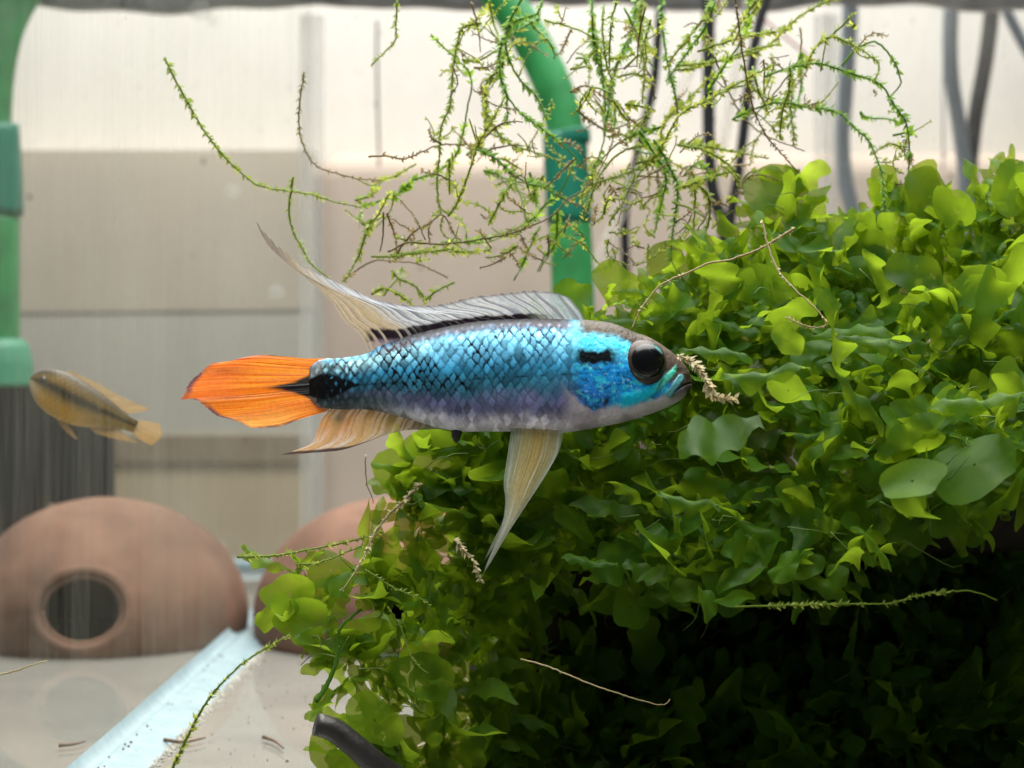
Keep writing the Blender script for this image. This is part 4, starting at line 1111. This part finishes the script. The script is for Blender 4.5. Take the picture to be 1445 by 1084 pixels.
Z3 = lambda P: [(x / 3.0104, y / 3.0104) for x, y in P]
Z4 = lambda P: [(440 + x / 3.0104, y / 3.0104) for x, y in P]
Z5 = lambda P: [(900 + x / 2.6495, y / 2.6495) for x, y in P]
Z6 = lambda P: [(340 + x / 4.8167, 290 + y / 4.8167) for x, y in P]
tangle = [
 ('d', Z4([(200, 875), (350, 820), (420, 755), (520, 720), (600, 660), (640, 560), (660, 450), (680, 370), (660, 300), (600, 250), (510, 170)])),
 ('g', Z4([(720, 90), (640, 110), (615, 200), (600, 300), (590, 450), (550, 560), (545, 680), (535, 780), (545, 880), (575, 910)])),
 ('g', Z4([(575, 910), (620, 840), (680, 690), (715, 600), (760, 530), (820, 430)])), ('g', Z4([(715, 620), (690, 560), (670, 510)])),
 ('g', Z4([(740, 560), (735, 430), (735, 360)])), ('b', Z4([(360, 1080), (430, 1000), (500, 960), (560, 920), (600, 990), (640, 1030)])),
 ('b', Z4([(330, 1080), (420, 1040), (560, 1045), (700, 1025), (830, 1000), (960, 950), (1040, 900), (1080, 850), (1180, 780), (1260, 650), (1290, 560)])),
 ('d', Z4([(700, 640), (780, 680), (850, 740), (920, 780), (1000, 800), (1070, 840)])), ('g', Z4([(850, 740), (890, 830), (905, 900), (905, 985)])),
 ('g', Z4([(860, 770), (800, 870), (755, 945)])), ('d', Z4([(980, 0), (950, 60), (860, 100), (810, 180), (795, 280), (820, 400), (880, 490), (960, 550), (1040, 610), (1120, 680), (1180, 760)])),
 ('d', Z4([(910, -20), (830, 130), (830, 230), (880, 330), (950, 400), (1000, 500)])), ('g', Z4([(750, 0), (790, 150), (800, 250)])),
 ('b', Z4([(250, 680), (330, 680), (400, 690), (470, 660), (550, 620), (700, 600)])), ('b', Z4([(550, 620), (515, 600), (500, 530)])),
 ('b', Z4([(720, 590), (800, 540), (900, 535)])), ('g', Z4([(200, 870), (260, 830), (290, 760), (330, 740), (440, 690)])),
 ('b', Z4([(740, 645), (850, 630), (960, 620)])), ('b', Z4([(370, 840), (440, 930), (490, 1030)])), ('g', Z4([(200, 875), (190, 920), (240, 960), (300, 910), (340, 830)])),
 ('g', Z6([(900, 100), (850, 170), (800, 300), (740, 430), (690, 520)])), ('b', Z4([(310, 910), (300, 1000), (280, 1060)])), ('b', Z4([(330, 920), (350, 1010), (350, 1070)])),
 ('g', Z4([(990, 60), (1060, 90), (1130, 140), (1180, 180)])), ('d', Z4([(1190, -20), (1190, 100), (1210, 250), (1240, 380), (1250, 500), (1240, 600), (1200, 720)])),
 ('g', Z4([(1240, 20), (1230, 160), (1250, 300), (1270, 350)])), ('g', Z4([(1300, -20), (1270, 100), (1260, 200), (1260, 300)])),
 ('d', Z4([(1380, -20), (1360, 120), (1320, 220), (1280, 320), (1265, 430), (1250, 560)])), ('g', Z4([(1400, 0), (1400, 180), (1410, 300)])),
 ('b', Z4([(1100, 400), (1130, 365), (1180, 350), (1230, 420)])), ('b', Z4([(1120, 480), (1200, 520), (1260, 540), (1330, 520), (1445, 480)])),
 ('g', Z4([(1470, 680), (1330, 740), (1230, 780), (1150, 830), (1080, 860)])), ('d', Z4([(1470, 560), (1330, 590), (1250, 650), (1190, 730), (1150, 830)])),
 ('b', Z4([(1190, 120), (1120, 230), (1080, 290)])), ('g', Z4([(1100, 290), (1190, 300)])), ('g', Z4([(1265, 440), (1350, 500)])),
 ('b', Z4([(1250, 860), (1300, 800), (1400, 830)])), ('g', Z4([(870, 1040), (800, 1080), (740, 1100)])), ('g', Z4([(970, 960), (910, 1080)])),
 ('d', Z4([(1040, 900), (1035, 1030), (990, 1084), (960, 1150)])), ('g', Z4([(1300, 330), (1445, 330)])), ('g', Z4([(1330, 280), (1380, 250), (1445, 230)])),
 ('g', Z4([(640, 240), (700, 240), (780, 220)])), ('b', Z4([(690, 290), (740, 290), (790, 265)])), ('g', Z4([(330, 1080), (480, 1070), (640, 1075), (760, 1060)])),
 ('g', Z4([(590, 690), (585, 760), (580, 815)])), ('g', Z6([(880, 340), (1050, 350), (1250, 330), (1445, 300)])), ('b', Z6([(690, 520), (760, 450), (900, 370), (1050, 380), (1200, 400), (1400, 490)])),
 ('g', Z6([(900, 610), (980, 570), (1050, 600), (1150, 660)])), ('g', Z6([(1020, 440), (1080, 500), (1180, 550), (1260, 650)])), ('g', Z6([(1080, 400), (1060, 500), (990, 620)])), ('g', Z6([(1445, 520), (1350, 580), (1260, 650)])),
 ('d', Z5([(90, -20), (95, 150), (110, 280), (145, 400), (150, 480)])), ('b', Z5([(350, -10), (370, 130), (390, 250), (420, 380), (470, 490), (540, 570), (610, 640)])),
 ('g', Z5([(150, 240), (300, 215), (430, 190), (500, 160), (560, 100), (650, 40), (790, -10)])), ('g', Z5([(150, 250), (290, 225), (420, 200), (520, 180)])),
 ('d', Z5([(480, 280), (540, 260), (640, 240), (700, 250), (800, 290), (890, 330), (940, 410), (980, 470), (995, 560), (995, 650), (985, 700), (975, 830)])),
 ('g', Z5([(640, 240), (680, 160), (740, 120), (830, 160), (890, 210), (910, 240), (885, 310)])), ('g', Z5([(740, 120), (790, 70)])), ('d', Z5([(830, 420), (900, 440), (970, 465)])),
 ('b', Z5([(610, 100), (600, 200), (570, 270), (500, 360), (430, 440)])), ('g', Z5([(580, 250), (585, 340), (570, 430), (575, 550)])), ('g', Z5([(140, 550), (250, 545), (380, 560), (480, 600)])),
 ('g', Z5([(0, 600), (80, 570), (150, 440), (270, 380), (400, 310), (480, 270)])), ('g', Z5([(20, -10), (15, 120), (20, 260), (20, 380)])), ('g', Z5([(280, -10), (240, 80), (150, 190), (100, 260)])),
 ('g', Z5([(470, -10), (400, 90), (340, 180)])), ('g', Z5([(380, 250), (440, 330), (540, 375)])), ('t', Z5([(0, 660), (150, 650), (300, 635), (400, 630)])),
 ('d', Z5([(60, 520), (120, 610), (155, 700), (140, 830), (120, 980)])), ('g', Z5([(190, 680), (260, 730), (270, 830), (230, 920)])), ('g', Z5([(190, 680), (210, 760), (225, 850)])),
 ('d', Z5([(0, 500), (60, 560), (130, 640)])), ('g', Z5([(500, 200), (490, 330)])), ('b', Z5([(160, 650), (200, 610), (290, 650)])), ('b', Z5([(380, 700), (440, 650), (520, 680)])),
]
extra = []
for kd, pts in tangle:
    if np.mean([p[0] for p in pts]) > 690:
        dx, dy = rng.normal(0, 20), rng.normal(8, 16)
        m_ = rng.uniform(0.6, 1.1); c0_ = np.mean(pts, 0); ra = rng.normal(0, 0.35)
        q = [(c0_[0] + dx + m_ * ((x - c0_[0]) * math.cos(ra) - (y - c0_[1]) * math.sin(ra)), c0_[1] + dy + m_ * ((x - c0_[0]) * math.sin(ra) + (y - c0_[1]) * math.cos(ra))) for x, y in pts]
        extra.append((rng.choice(['g', 'd', 'b', 'g']), q))
tangle += extra
jm = thing('java_moss', at(850, 300, 22.6), 'loose tangle of feathery java moss hanging above the blue fish', 'plant')
sd = 1000
nodes = []
for kd, pts in tangle:
    sd += 1
    r_ = np.random.default_rng(sd)
    D = 22.6 + r_.uniform(-0.7, 0.9)
    nodes += [(p, D, kd) for p in pts[1:-1]]
    sc = {'g': 1.0, 'd': 1.1, 'b': 0.75, 't': 0.9}[kd]
    v, f, c = strand_geo(pts, D, 1.9 * (0.8 if kd == 'b' else 1), 11.5 * sc, 1.15 if kd in 'gd' else 1.9, 0.5, 0.22 if kd == 'g' else (0.34 if kd == 'd' else 0.45), sd)
    mk('strand', v, f, KIND[kd], jm, True, c)
# side twigs and fuzz joined where too fine to tell apart
FV = {'g': Joined(), 'b': Joined()}
for q in range(280):
    p, D, kd = nodes[rng.integers(0, len(nodes))]
    if p[0] < 600 and rng.random() < 0.6: continue
    if rng.random() < 0.35: p = (rng.normal(880, 90), rng.normal(290, 60))
    a = rng.uniform(0, 2 * math.pi); L = rng.uniform(14, 55)
    pts = [p, (p[0] + L * 0.5 * math.cos(a), p[1] + L * 0.5 * math.sin(a)), (p[0] + L * math.cos(a + rng.normal(0, .4)), p[1] + L * math.sin(a + rng.normal(0, .4)))]
    kk = 'b' if (rng.random() < 0.3) else 'g'
    v, f, c = strand_geo(pts, D + rng.uniform(-0.4, 0.4), 1.1, 8.5, 1.7, 0.3, 0.2, 5000 + q)
    FV[kk].add(v, f, c[:, :3])
    FV[kk].c[-1] = c
tag(FV['g'].build('fine_twigs', MOSS, jm), kind='stuff')
tag(FV['b'].build('fine_twigs', MOSSB, jm), kind='stuff')

def lone(kd, pts, D, lb, stem=1.5, leafl=8.0, dens=2.0, bare=0.25):
    global sd
    sd += 1
    v, f, c = strand_geo(pts, D, stem * 1.15, leafl * 1.25, dens * 0.7, 0.25, bare, sd)
    o = mk('moss_strand', v, f, KIND[kd], None, True, c)
    tag(o, lb, 'moss strand')
lone('g', Z3([(710, 255), (740, 320), (800, 430), (860, 540), (940, 650), (1020, 730), (1090, 785), (1160, 800), (1240, 810), (1330, 825), (1445, 860), (1560, 880)]), 22.4, 'long lone green moss strand reaching out over the clouded pane', 1.5, 8.5, 2.0, 0.2)
lone('b', Z3([(1290, 300), (1275, 400), (1270, 520), (1290, 620), (1350, 710), (1445, 745), (1530, 765), (1620, 770)]), 22.6, 'withered brown moss strand curling up beside the silicone seam', 1.2, 7, 2.2, 0.1)
lone('g', Z3([(1245, 750), (1232, 820), (1222, 900), (1240, 980), (1285, 1060)]) + Z6([(470, 390), (580, 480), (640, 540)]), 22.2, 'green moss strand hanging down to the long dorsal fin tip', 1.6, 7.5, 2.0, 0.2)
lone('g', Z4([(360, -10), (355, 80), (350, 160), (310, 210), (250, 275)]), 22.4, 'short green moss tip dangling from the grey rim', 1.4, 7.5, 2.0, 0.1)
R4 = lambda P: [(820 + x / 2.312, 200 + y / 2.312) for x, y in P]
lone('t', R4([(690, 285), (600, 340), (500, 380), (420, 395), (340, 430), (270, 460), (230, 500), (190, 560), (165, 610)]), 19.9, 'tan dead moss strand lying across the clump above the fish head', 1.7, 6.0, 2.6, 0.45)
lone('t', R4([(600, 250), (620, 350), (650, 430), (700, 490), (760, 550), (790, 600), (730, 605), (655, 575)]), 19.2, 'pale dead moss strand hooked like a J on the clump', 1.4, 6, 2.4, 0.40)
lone('t', [(955, 502), (971, 508), (984, 519), (993, 534), (1000, 548), (1006, 559), (1019, 562), (1040, 562)], 19.2, 'pale withered moss strand in front of the fish snout', 1.6, 10, 0.9, 0.1)
lone('g', [(236, 1100), (256, 1056), (280, 1010), (308, 970), (350, 930), (408, 897)], 18.8, 'green moss strand arching over the bare floor to the clump', 2.0, 8.5, 1.9, 0.15)
lone('g', [(338, 784), (385, 783), (440, 775), (500, 763), (540, 752)], 20.4, 'yellow green moss strand jutting left across the half hidden cave', 1.8, 7, 2.2, 0.3)
lone('g', [(420, 795), (450, 793), (480, 783), (510, 772)], 20.3, 'short curved moss tip below the strand jutting over the cave', 1.5, 7, 2.2, 0.2)
lone('t', [(-20, 958), (20, 948), (45, 938), (68, 932)], 21.0, 'thin straw coloured strand in front of the clay cave entrance', 1.6, 3.0, 5.0, 0.5)
lone('t', [(595, 684), (566, 710), (540, 736), (523, 766), (506, 800), (486, 830)], 20.2, 'straw coloured dead moss strand slanting down the pale end of the clump', 1.7, 7, 2.0, 0.25)
lone('t', [(640, 760), (655, 775), (668, 790), (678, 820)], 19.9, 'frayed pale moss wisp beside the pelvic fin tip', 1.2, 10, 1.4, 0.2)
lone('g', [(1040, 860), (1100, 858), (1180, 855), (1258, 853), (1290, 843), (1330, 836), (1372, 834), (1404, 846)], 18.3, 'bright thin moss strand stretched across the dark shaded leaves', 1.2, 7.5, 2.2, 0.42)
lone('t', [(735, 935), (780, 945), (830, 962), (875, 976), (930, 992), (945, 985)], 19.4, 'hair thin tan stem over the shaded lower leaves', 1.1, 3, 8, 0.6)
lone('g', [(515, 805), (560, 830), (600, 846), (612, 870), (625, 895), (640, 902)], 19.9, 'fine green stem with a starry tuft on the lower clump', 1.1, 7, 4, 0.5)
lone('g', [(545, 858), (565, 890), (580, 925), (600, 946), (605, 948)], 19.8, 'thin bright green stem curving over the lower clump', 1.4, 5, 4, 0.6)
lone('d', [(445, 990), (460, 970), (475, 930), (478, 890), (510, 860)], 20.0, 'dark green flat stem running down the pale end of the clump', 3.5, 5, 4, 0.6)
lone('t', [(518, 640), (517, 680), (526, 712)], 21.0, 'thin brown stem under the anal fin', 0.9, 3, 9, 0.6)
